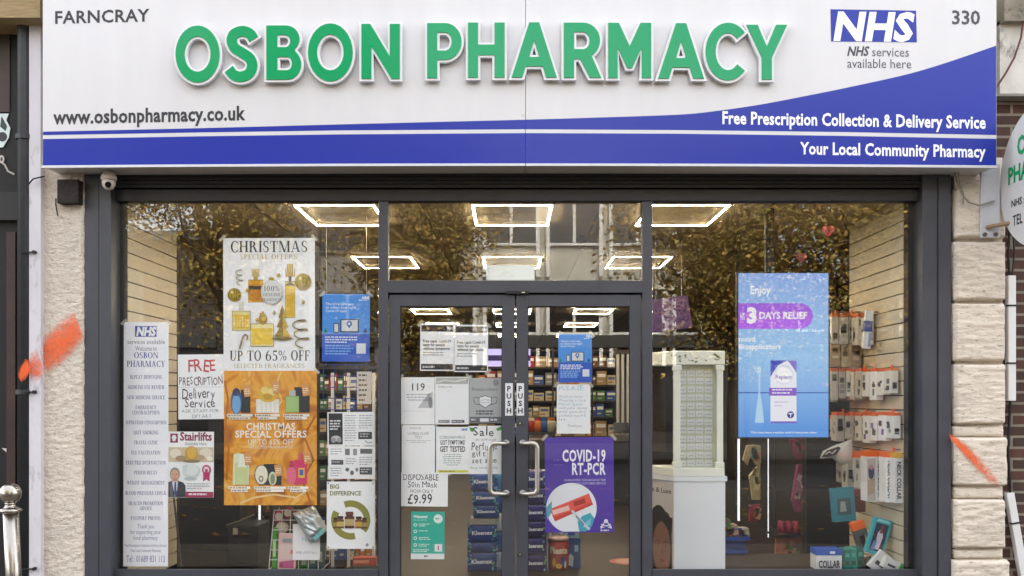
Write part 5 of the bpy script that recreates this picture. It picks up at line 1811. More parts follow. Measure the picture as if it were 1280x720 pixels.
w = max(v[0] for v in vs)
m.add([tuple((P0 + dirv * (LW * (.08 + .84 * u / w)) + nrm * .0022)[:2]) + (z_(618) + v * .036,) for u, v in vs], fs, ink('#26262a'))
side_poly(m, se(.72, z_(650), .16, .05), 1, '#3a3634')
m.build('lettering', st)

cb = thing('display_cabinet', 'cream glass cabinet of earring cards standing on the white box stand', 'cabinet', (x_(866), y, z_(595)))
xl_, xr_ = x_(842), x_(905)
bl = x_(823)                     # far left edge seen through the side glass
B0, B1 = z_(594.5), z_(590)


def quad(m, fx0, fx1, z0, z1, grow_, mt):
    g = grow_
    v = [(fx0 - g, y - g, z0), (fx1 + g, y - g, z0), (fx1 + g, yb_ - .06 + g, z0), (bl - .05 - g, yb_ - .1 + g, z0)]
    m.add(v + [(a, b, z1) for a, b, c in v], [(0, 3, 2, 1), (4, 5, 6, 7), (0, 1, 5, 4), (1, 2, 6, 5), (2, 3, 7, 6), (3, 0, 4, 7)], mt)


m = MB()
quad(m, xl_, xr_, z_(595.3), z_(585), .004, M_cream)
m.build('base', cb, bevel=.004)
m = MB()
quad(m, xl_, xr_, z_(456), z_(438.5), .006, M_cream)
m.build('top_cap', cb, bevel=.006)
m = MB()
for k in range(26):
    a, b = rnd(838, 900), rnd(442.5, 452.5)
    m.obox((x_(a), y - .0075, z_(b)), (rnd(.008, .026), .002, rnd(.004, .014)), mat('cap_print_' + str(k % 4), ['#a9ab7c', '#c9c6a0', '#7f8558', '#b9b08a'][k % 4], .6), ry=rnd(-50, 50))
m.build('cap_print', cb)
for fx, w in ((xl_ + .028, .046), (xr_ - .028, .046)):
    MB().box(fx - w / 2, fx + w / 2, y + .002, y + .055, z_(585), z_(456), M_cream).box(fx - w / 2 - .008, fx + w / 2 + .008, y - .002, y + .06, z_(463), z_(456.2), M_cream).box(fx - w / 2 - .008, fx + w / 2 + .008, y - .002, y + .06, z_(584.8), z_(578), M_cream).build('post', cb, bevel=.003)
MB().box(bl - .045, bl - .01, yb_ - .14, yb_ - .1, z_(585), z_(456), M_cream).build('post', cb, bevel=.003)
MB().box(xl_ + .01, xr_ - .01, y + .053, y + .06, z_(585), z_(456), mat('pale_green_card_board', '#d6d9c2', .6)).build('back_board', cb)
MB().box(xl_ + .054, xr_ - .054, y + .02, y + .024, z_(584.6), z_(456.4), M_glass).build('glass_front', cb)
first = None
n = 0
for r_ in range(12):
    for c_ in range(4):
        cx, cz = x_(852.5 + c_ * 11.0, ) + .01, z_(466.5 + r_ * 9.9 + (r_ // 2) * .8)
        if first is None:
            m = MB().box(cx - .028, cx + .028, y + .048, y + .0515, cz - .022, cz + .022, mat('white_earring_card', '#f0f1f0', .5))
            m.box(cx - .013, cx - .007, y + .044, y + .0475, cz - .004, cz + .002, mat('earring_metal', '#6a6660', .3, .6)).box(cx + .007, cx + .013, y + .044, y + .0475, cz - .004, cz + .002, mat('earring_metal', '#6a6660', .3, .6))
            first = m.build('earring_card', loc=(cx, y + .05, cz))
            tag(first, 'small white card with a pair of earrings, in the rows inside the cream cabinet', 'earring card', 'earring cards in the cream cabinet')
        else:
            o = first.copy()
            COL.objects.link(o)
            o.location = (cx + rnd(-.002, .002), y + .05, cz + rnd(-.002, .002))
            o.rotation_euler = (0, R(rnd(-3, 3)), 0)

# dark purple hanging board above the cabinet
yy_ = 1.7
pb = thing('hanging_board', 'dark purple promotional board hanging in the dim shop above the cream cabinet', 'board', (X(842, yy_), yy_, Z(415, yy_)))
MB().prism([(X(806, yy_), Z(376, yy_)), (X(859, yy_), Z(369, yy_)), (X(866, yy_), Z(409, yy_)), (X(808, yy_), Z(417, yy_))][::-1], yy_, yy_ + .02, mat('dark_purple_board', '#4a2c66', .5, var=.4, vscale=9)).build('board', pb)
MB().tube([(X(820, yy_), yy_ + .01, Z(374, yy_)), (X(820, yy_), yy_ + .01, CEIL)], .003, M_steel, 5).tube([(X(852, yy_), yy_ + .01, Z(371, yy_)), (X(852, yy_), yy_ + .01, CEIL)], .003, M_steel, 5).build('hanging_wire', pb)

# packets on hooks along the right slat wall; each pack shows its spine to the street
M_hook = mat('chrome_hook', '#9a9a9a', .3, 1.0)
HOOKG = 'retail hooks on the right slat wall'


def wall_y(px):
    """how deep along the slat wall a thing hangs when it shows at this column"""
    return min(max(2.735 * 180 * D / (px - 640) - D, .10), .92)


def hook(px0, px1, py, y, lab):
    for k, (a, w) in enumerate(((px0 + (px1 - px0) * .25, 'far'), (px0 + (px1 - px0) * .6, 'middle'), (px1 - 1, 'near'))):
        yy = wall_y(a)
        px_b = 640 + 2.758 * 180 * D / (D + yy)
        one_hook(a - 9, px_b, py - 1, yy + .05, w + ' ' + lab)


def one_hook(px0, px1, py, y, lab):
    t = MB().tube([(X(px1, y), y, Z(py, y)), (X(px0, y), y, Z(py, y)), (X(px0, y) - .01, y, Z(py, y) + .014)], .0045, M_hook, 6)
    t.box(X(px0, y) - .012, X(px0, y) - .008, y - .02, y + .02, Z(py, y) - .02, Z(py, y) + .014, ink('#e2551c'))
    tag(t.build('wall_hook', loc=(X(px1, y), y, Z(py, y))), lab, 'hook', HOOKG)


def packet(px0, px1, py0, py1, y, body, top, mark, lab, cat='packet', group='packets hanging on the right slat wall', text=None, spine='#e4e4e4', depth=.13, tilt=0, frac=.13, window=None):
    y = wall_y(px1) + (.16 if 'rear layer' in lab else 0)
    r = thing('hanging_packet', lab, cat, (X((px0 + px1) / 2, y), y, Z(py0, y)), group)
    a, b = X(px0, y), X(px1, y)
    z0, z1 = Z(py1, y), Z(py0, y)
    zt = z1 - (z1 - z0) * frac
    m = MB().box(a, b, y, y + depth, z0, zt, mat('packet_' + body.lstrip('#'), body, .35, var=.08, vscale=20))
    if mark:
        w = b - a
        rr = random.Random(int(px0 * 31 + py0))
        for k in range(3):
            q = rr.uniform(.15, .75)
            hh = (zt - z0) * rr.uniform(.08, .25)
            m.box(a + w * .18, b - w * .18, y - .001, y + .001, z0 + (zt - z0) * q, min(z0 + (zt - z0) * q + hh, zt - .004), ink(rr.choice(mark)))
        for k in range(3):
            q, e = rr.uniform(.1, .75), rr.uniform(.15, .6)
            hh = (zt - z0) * rr.uniform(.1, .25)
            m.box(a - .001, a + .001, y + depth * e, y + depth * min(.92, e + rr.uniform(.2, .5)), z0 + (zt - z0) * q, min(z0 + (zt - z0) * q + hh, zt - .004), ink(rr.choice(mark)))
    m.build('box', r)
    m = MB().box(a + .001, b - .001, y + .001, y + depth, zt + .0005, z1, ink(top))
    m.build('header', r)
    if text:
        vs, fs = text_geo(text, .03)
        u0, u1 = min(v[0] for v in vs), max(v[0] for v in vs)
        L = (zt - z0) * .84
        k = L / (u1 - u0)
        hx = (b - a) * .55
        MB().add([((a + b) / 2 + (v - .5) * hx, y - .0015, zt - (zt - z0) * .08 - (u - u0) * k) for u, v in vs], fs, ink('#2a2a30')).build('lettering', r)
    if tilt:
        r.rotation_euler = (0, R(tilt), 0)
    return r


GREY = ['#55585e', '#3a3c44', '#8a8d94', '#6a6e78']
ordn = ('first', 'second', 'third', 'fourth', 'fifth', 'sixth', 'seventh', 'eighth', 'ninth', 'tenth')
# row A: four greys behind, three tan below, a white and blue tube
hook(1040, 1098, 391, .62, 'hook of the top row of packets')
for i, (a, b) in enumerate(((1040, 1048), (1049, 1060), (1061, 1071), (1072, 1083), (1084, 1092))):
    packet(a, b, 391, 431, .6 + .004 * i, '#cfcdc8', '#c7622c', GREY, '%s grey packet from the screen in the top row' % ordn[i], spine='#bbb')
for i, (a, b) in enumerate(((1038.5, 1050), (1052, 1063), (1064, 1076))):
    packet(a, b, 428, 458, .75, ('#b49a7a', '#c6b8a2', '#9d8f80')[i], '#8a7a66', ['#7a6a55', '#d8ccb8'], '%s tan packet from the screen, hanging behind and below the top row' % ordn[i], frac=.06)
t = thing('toothbrush_pack', 'white and blue tube pack hanging alone in front of the top row', 'tube', (X(1085, .42), .42, Z(437, .42)), 'packets hanging on the right slat wall')
yq = .42
MB().obox((X(1084.5, yq), yq, Z(412, yq)), (.055, .03, .28), mat('white_pack', '#dfe2e8', .35), ry=5).build('tube', t)
MB().obox((X(1084.7, yq), yq - .001, Z(408, yq)), (.057, .032, .08), ink('#2c4c9e'), ry=5).build('band', t)
MB().obox((X(1086, yq), yq - .001, Z(425, yq)), (.02, .0325, .1), ink('#8aa0c8'), ry=5).build('print', t)
# row B
hook(1036, 1127, 459.5, .5, 'hook of the second row of packets')
for i in range(9):
    a = 1039 + i * 9.4
    packet(a, a + 8.4, 460 + (i % 2), 500 - (i % 3) * 2.2 - (4 if i > 6 else 0), .47 + .01 * (i % 3), ('#d6d3cd', '#bfbbb4', '#e4e2de', '#dad5cd', '#cac3b9', '#ebeae8', '#eeeeee', '#e4e1db', '#d9d4ca')[i], '#dd5c20', GREY, '%s packet from the screen in the second row of nine' % ordn[i], frac=.1)
# row C
hook(1043, 1128, 514.5, .42, 'hook of the third row of packets')
for i in range(8):
    a = 1046 + i * 10.1
    packet(a, a + 9, 515 + (i % 2), 551 - (i % 2) * 3 + (3 if 2 < i < 6 else 0), .39 + .01 * (i % 3), ('#bdb9b1', '#cdc9c1', '#c0b7aa', '#d8d3c8', '#ececea', '#e4e2e8', '#f0f0f2', '#e8e6e3')[i], '#e2621e', GREY + ['#7a5aa0'], '%s packet from the screen in the third row of eight' % ordn[i], frac=.12)
# row D: three short, then the neck collars
hook(1056, 1129, 563, .33, 'hook of the lowest row of packets')
for i, (a, b) in enumerate(((1059.5, 1068.5), (1069.5, 1075), (1076, 1083))):
    packet(a, b, 565, 611, .36, ('#b4b0a8', '#cfcfce', '#c7c5c2')[i], '#e8641c', GREY, '%s short packet from the screen in the lowest row' % ordn[i], frac=.17)
for i, (a, b, tp) in enumerate(((1084, 1105.5, '#ee6a1e'), (1107.5, 1117.5, '#ee6a1e'), (1119.2, 1128.5, '#dfae2c'))):
    packet(a, b, 564 + i, 627 + i, .3, ('#e8e8e8', '#f0f0f0', '#e6e6e7')[i], tp, None, 'tall %s neck collar box in the lowest row, %s top' % (('wide', 'narrow', 'narrowest')[i], ('orange', 'orange', 'yellow')[i]), 'box', text='NECK COLLAR' if i else None, frac=.11)
    if i == 0:
        S = Sheet('', '', '', (1084, 571, 1105.5, 627), wall_y(1105.5) - .001, root=bpy.data.objects[[o.name for o in COL.objects if o.get('label') == 'tall wide neck collar box in the lowest row, orange top'][0]], face=False)
        S.on('picture').rect_(1084, 573, 1094, 626, '#b9b2aa').ell(1089, 590, 3.6, 9, '#4a4468').ell(1089, 584, 2.4, 3.4, '#b58a8a').poly([(1085, 600), (1093, 598), (1093, 616), (1085, 620)], '#a9927c')
        S.on('lettering')
        vs, fs = text_geo('NECK COLLAR', .03)
        u0, u1 = min(v[0] for v in vs), max(v[0] for v in vs)
        yv = S.y - .0012
        S.mb().add([(X(1097.5 + v * 5, S.y), yv, Z(577 + (u - u0) / (u1 - u0) * 44, S.y)) for u, v in vs], fs, ink('#2a2a30'))
        S.done()
# a second layer of packets further along the same hooks
for row, (py0, py1, yv, xs0, n_) in enumerate(((394, 432, .78, 1034, 4), (462, 498, .72, 1032, 7), (517, 549, .64, 1040, 7), (566, 606, .58, 1052, 5))):
    for i in range(n_):
        a = xs0 + i * 8.6
        packet(a, a + rnd(6.2, 8), py0 + rnd(0, 3), py1 + rnd(-5, 5), yv + .012 * (i % 3), random.choice(['#c9c3b8', '#b0a596', '#dedcd8', '#a09a92', '#d6cfc2', '#8f8a86']), random.choice(['#d85c22', '#c7622c', '#3a3c44', '#e2722a']), GREY + ['#7a5aa0', '#2c4c9e'],
               '%s packet from the screen, rear layer of the %s row' % (ordn[i], ('top', 'second', 'third', 'lowest')[row]), frac=rnd(.08, .16))
# small loose cards and clips along the slats
# clear bag with black print
yq = .5
bg_ = thing('plastic_bag', 'clear plastic packet with a black printed label hanging left of the lowest row', 'bag', (X(1045, yq), yq, Z(580, yq)))
m = MB()
prof = [(1026, 573), (1030, 564), (1042, 558), (1056, 553), (1064, 549), (1064, 566), (1062, 577), (1052, 582), (1046, 577), (1040, 572)]
n = len(prof)
vs = [(X(a, yq), yq - .02 + .012 * sin(k * 2.1), Z(b, yq)) for k, (a, b) in enumerate(prof)] + [(X(a, yq), yq + .03, Z(b, yq)) for a, b in prof] + [(X(1050, yq), yq - .045, Z(566, yq))]
fs = [(2 * n, k, (k + 1) % n) for k in range(n)] + [(k, k + n, (k + 1) % n + n, (k + 1) % n) for k in range(n)]
m.add(vs, fs, film_mat('cloudy_film', '#cfccc2', .75)).build('film', bg_, smooth=True)
S = Sheet('', '', '', (1028, 558, 1050, 572), yq - .05, root=bg_, face=False)
S.on('printed_label').poly([(1027, 571), (1034, 563), (1048, 558), (1051, 560), (1046, 568), (1034, 571.5)], '#1c1b1c').line([(1032, 568), (1037, 564.5), (1040, 567), (1045, 562.5)], 1.1, '#c9c4b8')
S.done()

# the heap at the foot of the right slat wall
C1, C2 = '#2fa2b0', '#1f7f86'
ZP = .17


def carton(name, lab, cx, py0, py1, y, w, d, body, ry=0, rz=0, cat='box', print_=None, top=None, text=None, group=None):
    if cx > 1060 and 'plinth' not in lab: y = min(y, wall_y(cx + 14))
    z0, z1 = Z(py1, y), Z(py0, y)
    r = thing(name, lab, cat, (X(cx, y), y + d / 2, z0), group)
    c = (X(cx, y), y + d / 2, (z0 + z1) / 2)
    h = z1 - z0
    from mathutils import Euler, Vector
    e = Euler((0, R(ry), R(rz))).to_matrix()

    def at(u, v, dd=0):
        q = Vector(c) + e @ Vector((u * w, -d / 2 - .001 - dd, v * h))
        return tuple(q)
    MB().obox(c, (w, d, h), mat('carton_' + body.lstrip('#'), body, .4, var=.05), ry=ry, rz=rz).build('box', r, bevel=.002)
    if top:
        q = Vector(c) + e @ Vector((0, 0, h * .36))
        MB().obox(tuple(q), (w * 1.01, d * 1.01, h * .29), ink(top), ry=ry, rz=rz).build('band', r)
    if print_:
        m = MB()
        for k, (pts, col) in enumerate(print_):
            m.add([at(u, v, .0006 * (k + 1) + .004 * (1 if top else 0)) for u, v in pts], [list(range(len(pts)))], ink(col))
        m.build('print', r)
    if text:
        vs, fs = text_geo(text, .03)
        u0, u1 = min(v[0] for v in vs), max(v[0] for v in vs)
        MB().add([at(-.42 + .84 * (u - u0) / (u1 - u0), -.38 + .34 * v, .006) for u, v in vs], fs, ink('#3a3c44')).build('lettering', r)
    return r


photo = [([(-.36, -.4), (.36, -.4), (.36, .36), (-.36, .36)], '#1a2c4a'), ([(-.1, -.35), (.14, -.35), (.2, .0), (.05, .28), (-.14, .1)], '#c9c2d6'), ([(-.05, .1), (.12, .1), (.1, .32), (-.02, .32)], '#7a3a3a'), ([(-.3, -.38), (-.1, -.38), (-.05, -.1), (-.25, -.15)], '#6a86c0'), ([(-.38, .4), (.38, .4), (.3, .47), (-.3, .47)], '#8ad0d8')]
carton('support_box', 'tilted turquoise box with a sports photo propped against the slat wall', 1099, 648, 694, .34, .13, .05, C1, ry=16, print_=photo)
carton('support_box', 'turquoise box behind the lowest hooked packets, half in shadow', 1055, 610, 652, .62, .17, .06, '#237f92', ry=-5, print_=[([(-.3, -.3), (.3, -.3), (.3, .2), (-.3, .2)], '#3a5a62'), ([(-.2, -.2), (.1, -.2), (.05, .1), (-.15, .1)], '#8a9a98')])
carton('insole_pack', 'dark pack with a bright orange top leaning left of the tilted box', 1077, 652, 686, .44, .1, .05, '#5a5a5a', ry=-18, top='#ee6a1e', print_=[([(-.2, -.4), (.15, -.4), (.15, 0), (-.2, 0)], '#1c1c20'), ([(.1, -.3), (.3, -.2), (.25, .05)], '#b5a79a')])
carton('insole_pack', 'small dark red pack hanging in shadow under the short packets', 1074, 612, 640, .7, .1, .05, '#5c2320', top='#7a2c26')
for k, (a, tl) in enumerate(((1059, 4), (1067, -3), (1075, 6))):
    carton('support_box', ('leftmost', 'middle', 'rightmost')[k] + ' of three teal green boxes standing on the window plinth', a, 687 - k, 711, .3 + .03 * k, .05, .12, ('#1f7f74', '#2a9686', '#1c6f68')[k], ry=tl, print_=[([(-.3, .1), (.3, .1), (.3, .3), (-.3, .3)], '#57b9a8'), ([(-.3, -.3), (.3, -.3), (.3, -.1), (-.3, -.1)], '#174f4c')])
carton('collar_box', 'white box with a blue lid lettered collar on the plinth', 1036.5, 687, 712.5, .26, .185, .14, '#dcdcde', top='#2b56b4', print_=[([(.02, .3), (.22, .3), (.22, .42), (.02, .42)], '#dfe6f2')], text='COLLAR')
carton('white_carton', 'white carton with black print leaning at the foot of the right slat wall', 1101, 690, 716, .28, .11, .05, '#e0e0e0', ry=38, print_=[([(-.3, -.2), (.3, -.2), (.3, .0), (-.3, .0)], '#3a3a3e')])
carton('white_carton', 'white carton with a green end lying beside the leaning carton', 1117, 700, 714, .2, .14, .06, '#d8dad8', ry=24, print_=[([(.3, -.5), (.5, -.5), (.5, .5), (.3, .5)], '#2a9a4c'), ([(-.3, -.2), (.1, -.2), (.1, .0), (-.3, .0)], '#44464a')])
m = MB().lathe((X(1087, .3), .32, ZP), [(.03, 0), (.032, .05), (.02, .07), (.018, .09)], mat('black_plastic', '#1a1a1c', .4))
tag(m.build('plastic_bottle', loc=(X(1087, .3), .32, ZP), smooth=True), 'small black bottle standing between the teal boxes and the white cartons', 'bottle')

# deeper in the right of the shop: light strips, hanging goods, baskets
for px, p0, p1, w, lab in ((923.5, 549, 651, .009, 'brighter left upright light strip below the screen'), (960.5, 549, 672, .003, 'thin right upright light strip below the screen')):
    yq = 1.6
    t = thing('light_strip', lab, 'light strip', (X(px, yq), yq, Z(p1, yq)), 'upright light strips')
    MB().box(X(px, yq) - w, X(px, yq) + w, yq, yq + .01, Z(p1, yq), Z(p0 - 60, yq), mat('strip_light', (.95, .96, 1), .5, emit=(.95, .96, 1, .14))).build('diffuser', t)
    MB().box(X(px, yq) - w - .012, X(px, yq) + w + .012, yq + .011, yq + .03, Z(p1, yq), CEIL, M_dark).build('channel', t)
yq = 1.75


def soft_pack(name, lab, pts, cols, y=1.75, cat='packet', group='goods hanging deep in the right of the shop', depth=.05):
    r = thing(name, lab, cat, (X(pts[0][0], y), y, Z(max(p[1] for p in pts), y)), group)
    p = [(X(a, y), Z(b, y)) for a, b in pts]
    MB().prism(p if sum(p[i][0] * p[(i + 1) % len(p)][1] - p[(i + 1) % len(p)][0] * p[i][1] for i in range(len(p))) > 0 else p[::-1], y, y + depth, mat('soft_' + cols[0].lstrip('#'), cols[0], .5, var=.25, vscale=14)).build('pack', r, bevel=.006)
    m = MB()
    rr = random.Random(len(pts) + int(pts[0][0]))
    x0, x1, y0, y1 = min(a for a, b in pts), max(a for a, b in pts), min(b for a, b in pts), max(b for a, b in pts)
    for c in cols[1:]:
        for k in range(3):
            a, b = rr.uniform(x0 + (x1 - x0) * .25, x1 - (x1 - x0) * .35), rr.uniform(y0 + (y1 - y0) * .2, y1 - (y1 - y0) * .3)
            m.obox((X(a + 2, y), y - .0045, Z(b, y)), (rr.uniform(.02, .05), .008, rr.uniform(.03, .07)), ink(c), ry=rr.uniform(-25, 25))
    m.build('print', r)
    return r


soft_pack('hanging_goods', 'curved cream and green packet hanging below the screen at left', [(929, 575), (934, 557), (943, 556), (951, 557), (952, 580), (946, 582), (938, 572), (935, 582)], ['#b9ac86', '#4a9a7c', '#c9806a'])
soft_pack('hanging_goods', 'long cream packet hanging under the curved cream one', [(937, 595), (951, 578), (951, 625), (941, 625)], ['#b7a878', '#d2c79a', '#8a7a4a'])
soft_pack('hanging_goods', 'dark red pack under the long cream packet', [(938, 632), (951, 630), (951, 652), (937, 652)], ['#8a2438', '#c9a060', '#d6506a'])
soft_pack('hanging_goods', 'pink and green packet right below the middle of the screen', [(987, 549), (1003, 548), (1004, 570), (998, 576), (993, 568)], ['#7a1f40', '#c43a6a', '#3f8a3a'])
soft_pack('hanging_goods', 'long purple pink packet hanging under the pink and green one', [(997, 581), (1003, 580), (1003, 640), (995, 641), (990, 625)], ['#8a3a62', '#b06a8a', '#c9a2a8'])
for k in range(3):
    tag(MB().lathe((X(977 + k * 9, 1.5), 1.5, Z(667, 1.5)), [(.032, 0), (.034, .05), (.03, .1), (.02, .11)], mat('crimson_pot', '#8e2440', .4, var=.2)).build('pot', loc=(X(977 + k * 9, 1.5), 1.5, Z(667, 1.5)), smooth=True), ('leftmost', 'middle', 'rightmost')[k] + ' of three crimson pots on the low shelf behind the right window', 'pot', 'crimson pots on the low shelf')
t = thing('low_shelf', 'low dark shelf carrying crimson pots and a salmon box behind the right window', 'shelf', (X(986, 1.5), 1.5, 0))
MB().box(X(968, 1.4), X(1006, 1.4), 1.4, 1.8, Z(670, 1.45), Z(667.3, 1.45), M_dark).build('shelf_board', t)
MB().box(X(968, 1.4), X(1006, 1.4), 1.4, 1.8, .0, Z(706, 1.4), M_dark).build('shelf_base', t)
for a in (969, 1004.5):
    MB().box(X(a - .6, 1.8), X(a + .6, 1.8), 1.79, 1.83, 0, Z(540, 1.8), M_dark).build('upright', t)
soft_pack('salmon_pack', 'salmon pink angled pack on the base of the low shelf', [(970, 672), (1003, 671), (1003, 678), (982, 682), (984, 698), (976, 704), (970, 696)], ['#b0705a', '#c98a76', '#6a8a4a'], y=1.5, cat='pack', group=None)
soft_pack('salmon_pack', 'dark magenta pack right of the salmon pack', [(987, 688), (1003, 686), (1003, 703), (988, 704)], ['#7a1f4a', '#b8b06a', '#4f8a4a'], y=1.55, cat='pack', group=None)
# blue basket with folded goods
yq = .95
bk_ = thing('shopping_basket', 'blue plastic basket heaped with goods beside the white box stand', 'basket', (X(914, yq), yq, .17))
Mb = mat('blue_basket_plastic', '#27489c', .4, var=.1)
zb0, zb1 = Z(705, yq), Z(672, yq)
x0, x1 = X(892, yq), X(933, yq)
m = MB()
for k, f in enumerate((0, .5, 1.0)):
    g = .012 * f * 2
    zz = zb0 + (zb1 - zb0) * f
    m.box(x0 - g, x1 + g, yq - g, yq + .004 - g, zz - .02, zz + .01, Mb).box(x0 - g, x1 + g, yq + .25 + g, yq + .254 + g, zz - .02, zz + .01, Mb).box(x0 - g, x0 + .004 - g, yq, yq + .25, zz - .02, zz + .01, Mb).box(x1 - .004 + g, x1 + g, yq, yq + .25, zz - .02, zz + .01, Mb)
m.box(x0, x1, yq + .006, yq + .245, zb0 - .04, zb0 - .021, Mb).box(x0 + .003, x1 - .003, yq + .006, yq + .02, zb0 - .02, zb1 - .03, mat('navy_basket_side', '#1c3270', .5))
m.build('body', bk_)
MB().tube([(x0, yq + .12, zb1), (x0 + .02, yq + .08, zb1 + .05), (x1 - .02, yq + .08, zb1 + .06), (x1, yq + .12, zb1)], .006, Mb, 8).build('handle', bk_)
for k, (a, b, c, lab) in enumerate(((905, 657, '#3f7a3c', 'green and cream folded bag on top of the blue basket'), (914, 664, '#b7a08a', 'pale pink pack lying in the blue basket'), (928, 668, '#a9a492', 'grey cream pack at the right of the blue basket'))):
    soft_pack('folded_pack', lab, [(a - 12, b - 6), (a + 8, b - 8), (a + 10, b + 5), (a - 11, b + 6)], [c, '#c9c0a0', '#8a4a3a'], y=yq + .03 + .05 * k, cat='pack', group='goods heaped in the blue basket', depth=.12)
t = thing('low_bench', 'low dark wooden bench under the blue basket', 'bench', (X(914, 1.05), 1.05, 0))
MB().box(X(890, .93), X(960, .93), .925, 1.3, zb0 - .08, zb0 - .042, mat('dark_wood', '#3a2c20', .5, var=.3, stretch=(1, 8, 8))).build('top', t)
for a in (893, 955):
    MB().box(X(a, .95), X(a + 4, .95), .94, 1.28, 0, zb0 - .081, mat('dark_wood', '#3a2c20', .5)).build('leg', t)

# ------------------------------------------------------------------ seen through the doors: shelves of medicines, counter, stacks
PALETTE = [('white', '#d8d8d6'), ('cream', '#cdbf9c'), ('tan', '#a98a5c'), ('red', '#a8322c'), ('green', '#4c7a4a'), ('blue', '#35589a'), ('orange', '#c9762c'), ('grey', '#8a8a8a'), ('brown', '#6a4a30')]
MBOX = {}


def stock(pxa, pxb, rows, y, where, group, weights=None, wmin=.05, wmax=.12, hmin=.55, gap=1.15, deep=.12):
    """fill shelf boards with cartons: each one an object, meshes shared by kind"""
    x0, x1 = X(pxa, y), X(pxb, y)
    for (zb, zh) in rows:
        x = x0
        while x < x1 - wmin:
            w = rnd(wmin, wmax)
            nm, c = random.choices(PALETTE, weights)[0] if weights else random.choice(PALETTE)
            key = (nm, round(w * 50))
            if key not in MBOX:
                m = MB().box(-.5, .5, 0, 1, 0, 1, mat('stock_' + nm, c, .5, var=.1, vscale=30))
                m.box(-.4, .4, -.012, 0, .55, .8, ink('#efefe8' if nm not in ('white', 'cream') else '#5a6a9a')).box(-.4, .1, -.012, 0, .2, .3, ink('#c9c4b4' if nm not in ('white', 'cream') else '#a04a3a'))
                o = m.build('medicine_box', loc=(0, 0, 0))
                MBOX[key] = o
            else:
                o = MBOX[key].copy()
                COL.objects.link(o)
            h = zh * rnd(hmin, .92)
            o.location = (x + w / 2, y + rnd(0, .03), zb + .002)
            o.scale = (w * .94, deep, h)
            tag(o, '%s carton standing on %s' % (nm, where), 'carton', group)
            x += w * rnd(1.0, gap)


def shelf_unit(name, lab, pxa, pxb, y, pys, uprights, depth=.3, wood='#3a2e24'):
    r = thing(name, lab, 'shelf unit', (X((pxa + pxb) / 2, y), y, 0))
    mw = mat('shelf_' + wood.lstrip('#'), wood, .6, var=.15)
    x0, x1 = X(pxa, y), X(pxb, y)
    zt = Z(pys[0], y)
    MB().box(x0, x1, y + depth, y + depth + .02, 0, zt + .02, mat('shelf_back', '#2c231b', .7)).build('back_panel', r)
    for p in pys:
        MB().box(x0, x1, y - .02, y + depth - .001, Z(p, y) - .025, Z(p, y), mw).build('shelf_board', r)
    for u in uprights:
        MB().box(X(u, y) - .015, X(u, y) + .015, y - .022, y + depth - .002, 0, zt + .03, mw).build('upright', r)
    return r


yS = 8.6
shelf_unit('pharmacy_shelf', 'tall wall of dispensary shelving crowded with cartons behind the right door', 656, 772, yS, (437, 459, 481, 501, 521, 545), (657, 691, 740, 771))
rowsS = [(Z(b, yS), Z(a, yS) - Z(b, yS) - .03) for a, b in ((437, 459), (459, 481), (481, 501), (501, 521), (521, 545))]
stock(658, 771, rowsS, yS - .015, 'the dispensary shelves behind the right door', 'cartons on the dispensary shelves', [2, 6, 7, 2, 2, 2, 2, 2, 4], .09, .2)
shelf_unit('pharmacy_shelf', 'dispensary shelving seen at the right edge of the left door', 596, 652, yS, (459, 481, 501, 521, 545), (597, 651))
stock(598, 650, rowsS[1:], yS - .015, 'the shelves behind the left door', 'cartons behind the left door', [3, 5, 5, 3, 2, 2, 2, 2, 3], .09, .2)
# white uprights of a glazed case
t = thing('glazed_case', 'case with three slim white uprights near the right door stile', 'cabinet', (X(778, 6), 6, 0))
for a in (772.5, 778.5, 785):
    MB().box(X(a, 6) - .017, X(a, 6) + .017, 6, 6.04, .85, Z(443, 6), mat('white_upright', '#d2d0cc', .5)).build('upright', t)
MB().box(X(768, 6), X(792, 6), 6, 6.5, 0, .85, M_dark).build('base', t)
MB().box(X(769, 6), X(791, 6), 6.0, 6.4, Z(443, 6) + .002, Z(437, 6), mat('case_top', '#3a2f26', .6)).build('top', t)
ct = thing('counter', 'dark shop counter crossing behind the purple poster', 'counter', (X(740, 6.6), 6.6, 0))
MB().box(X(664, 5.6), X(765, 5.6), 5.6, 6.2, 0, .84, mat('counter_front', '#2e2620', .5, var=.2)).build('front', ct)
MB().box(X(662, 5.58), X(766, 5.58), 5.55, 6.25, .841, .885, mat('counter_top', '#4a3c30', .3)).build('top', ct)
tl_ = thing('till', 'boxy grey till standing on the dark case beside the white uprights', 'till', (X(776, 5.9), 5.9, .85))
MB().box(X(768, 5.8), X(789, 5.8), 5.8, 5.99, .852, .95, mat('till_body', '#5a5048', .5)).build('drawer', tl_, bevel=.01)
MB().obox((X(777, 5.8), 5.85, 1.03), (.2, .03, .14), mat('till_screen', '#24262c', .2), rx=-15).build('screen', tl_)
for k, (c, nm) in enumerate((('#a8322c', 'red'), ('#c9762c', 'orange'), ('#35589a', 'blue'), ('#b9b09a', 'cream'))):
    yq = 5.0
    t = thing('plastic_tub', '%s tub in the row on the stand behind the right door handle' % nm, 'tub', (X(664 + k * 8, yq), yq, Z(540, yq)), 'tubs behind the right door handle')
    MB().lathe((X(664 + k * 8, yq), yq, Z(540, yq)), [(.07, 0), (.072, .12), (.06, .14)], mat('tub_' + nm, c, .45)).build('tub', t, smooth=True)
    MB().lathe((X(664 + k * 8, yq), yq, Z(540, yq) + .141), [(.055, 0), (.055, .035)], mat('tub_lid_' + nm, ('#d8d0c0', '#a8322c', '#35589a', '#c9762c')[k], .4)).build('lid', t)
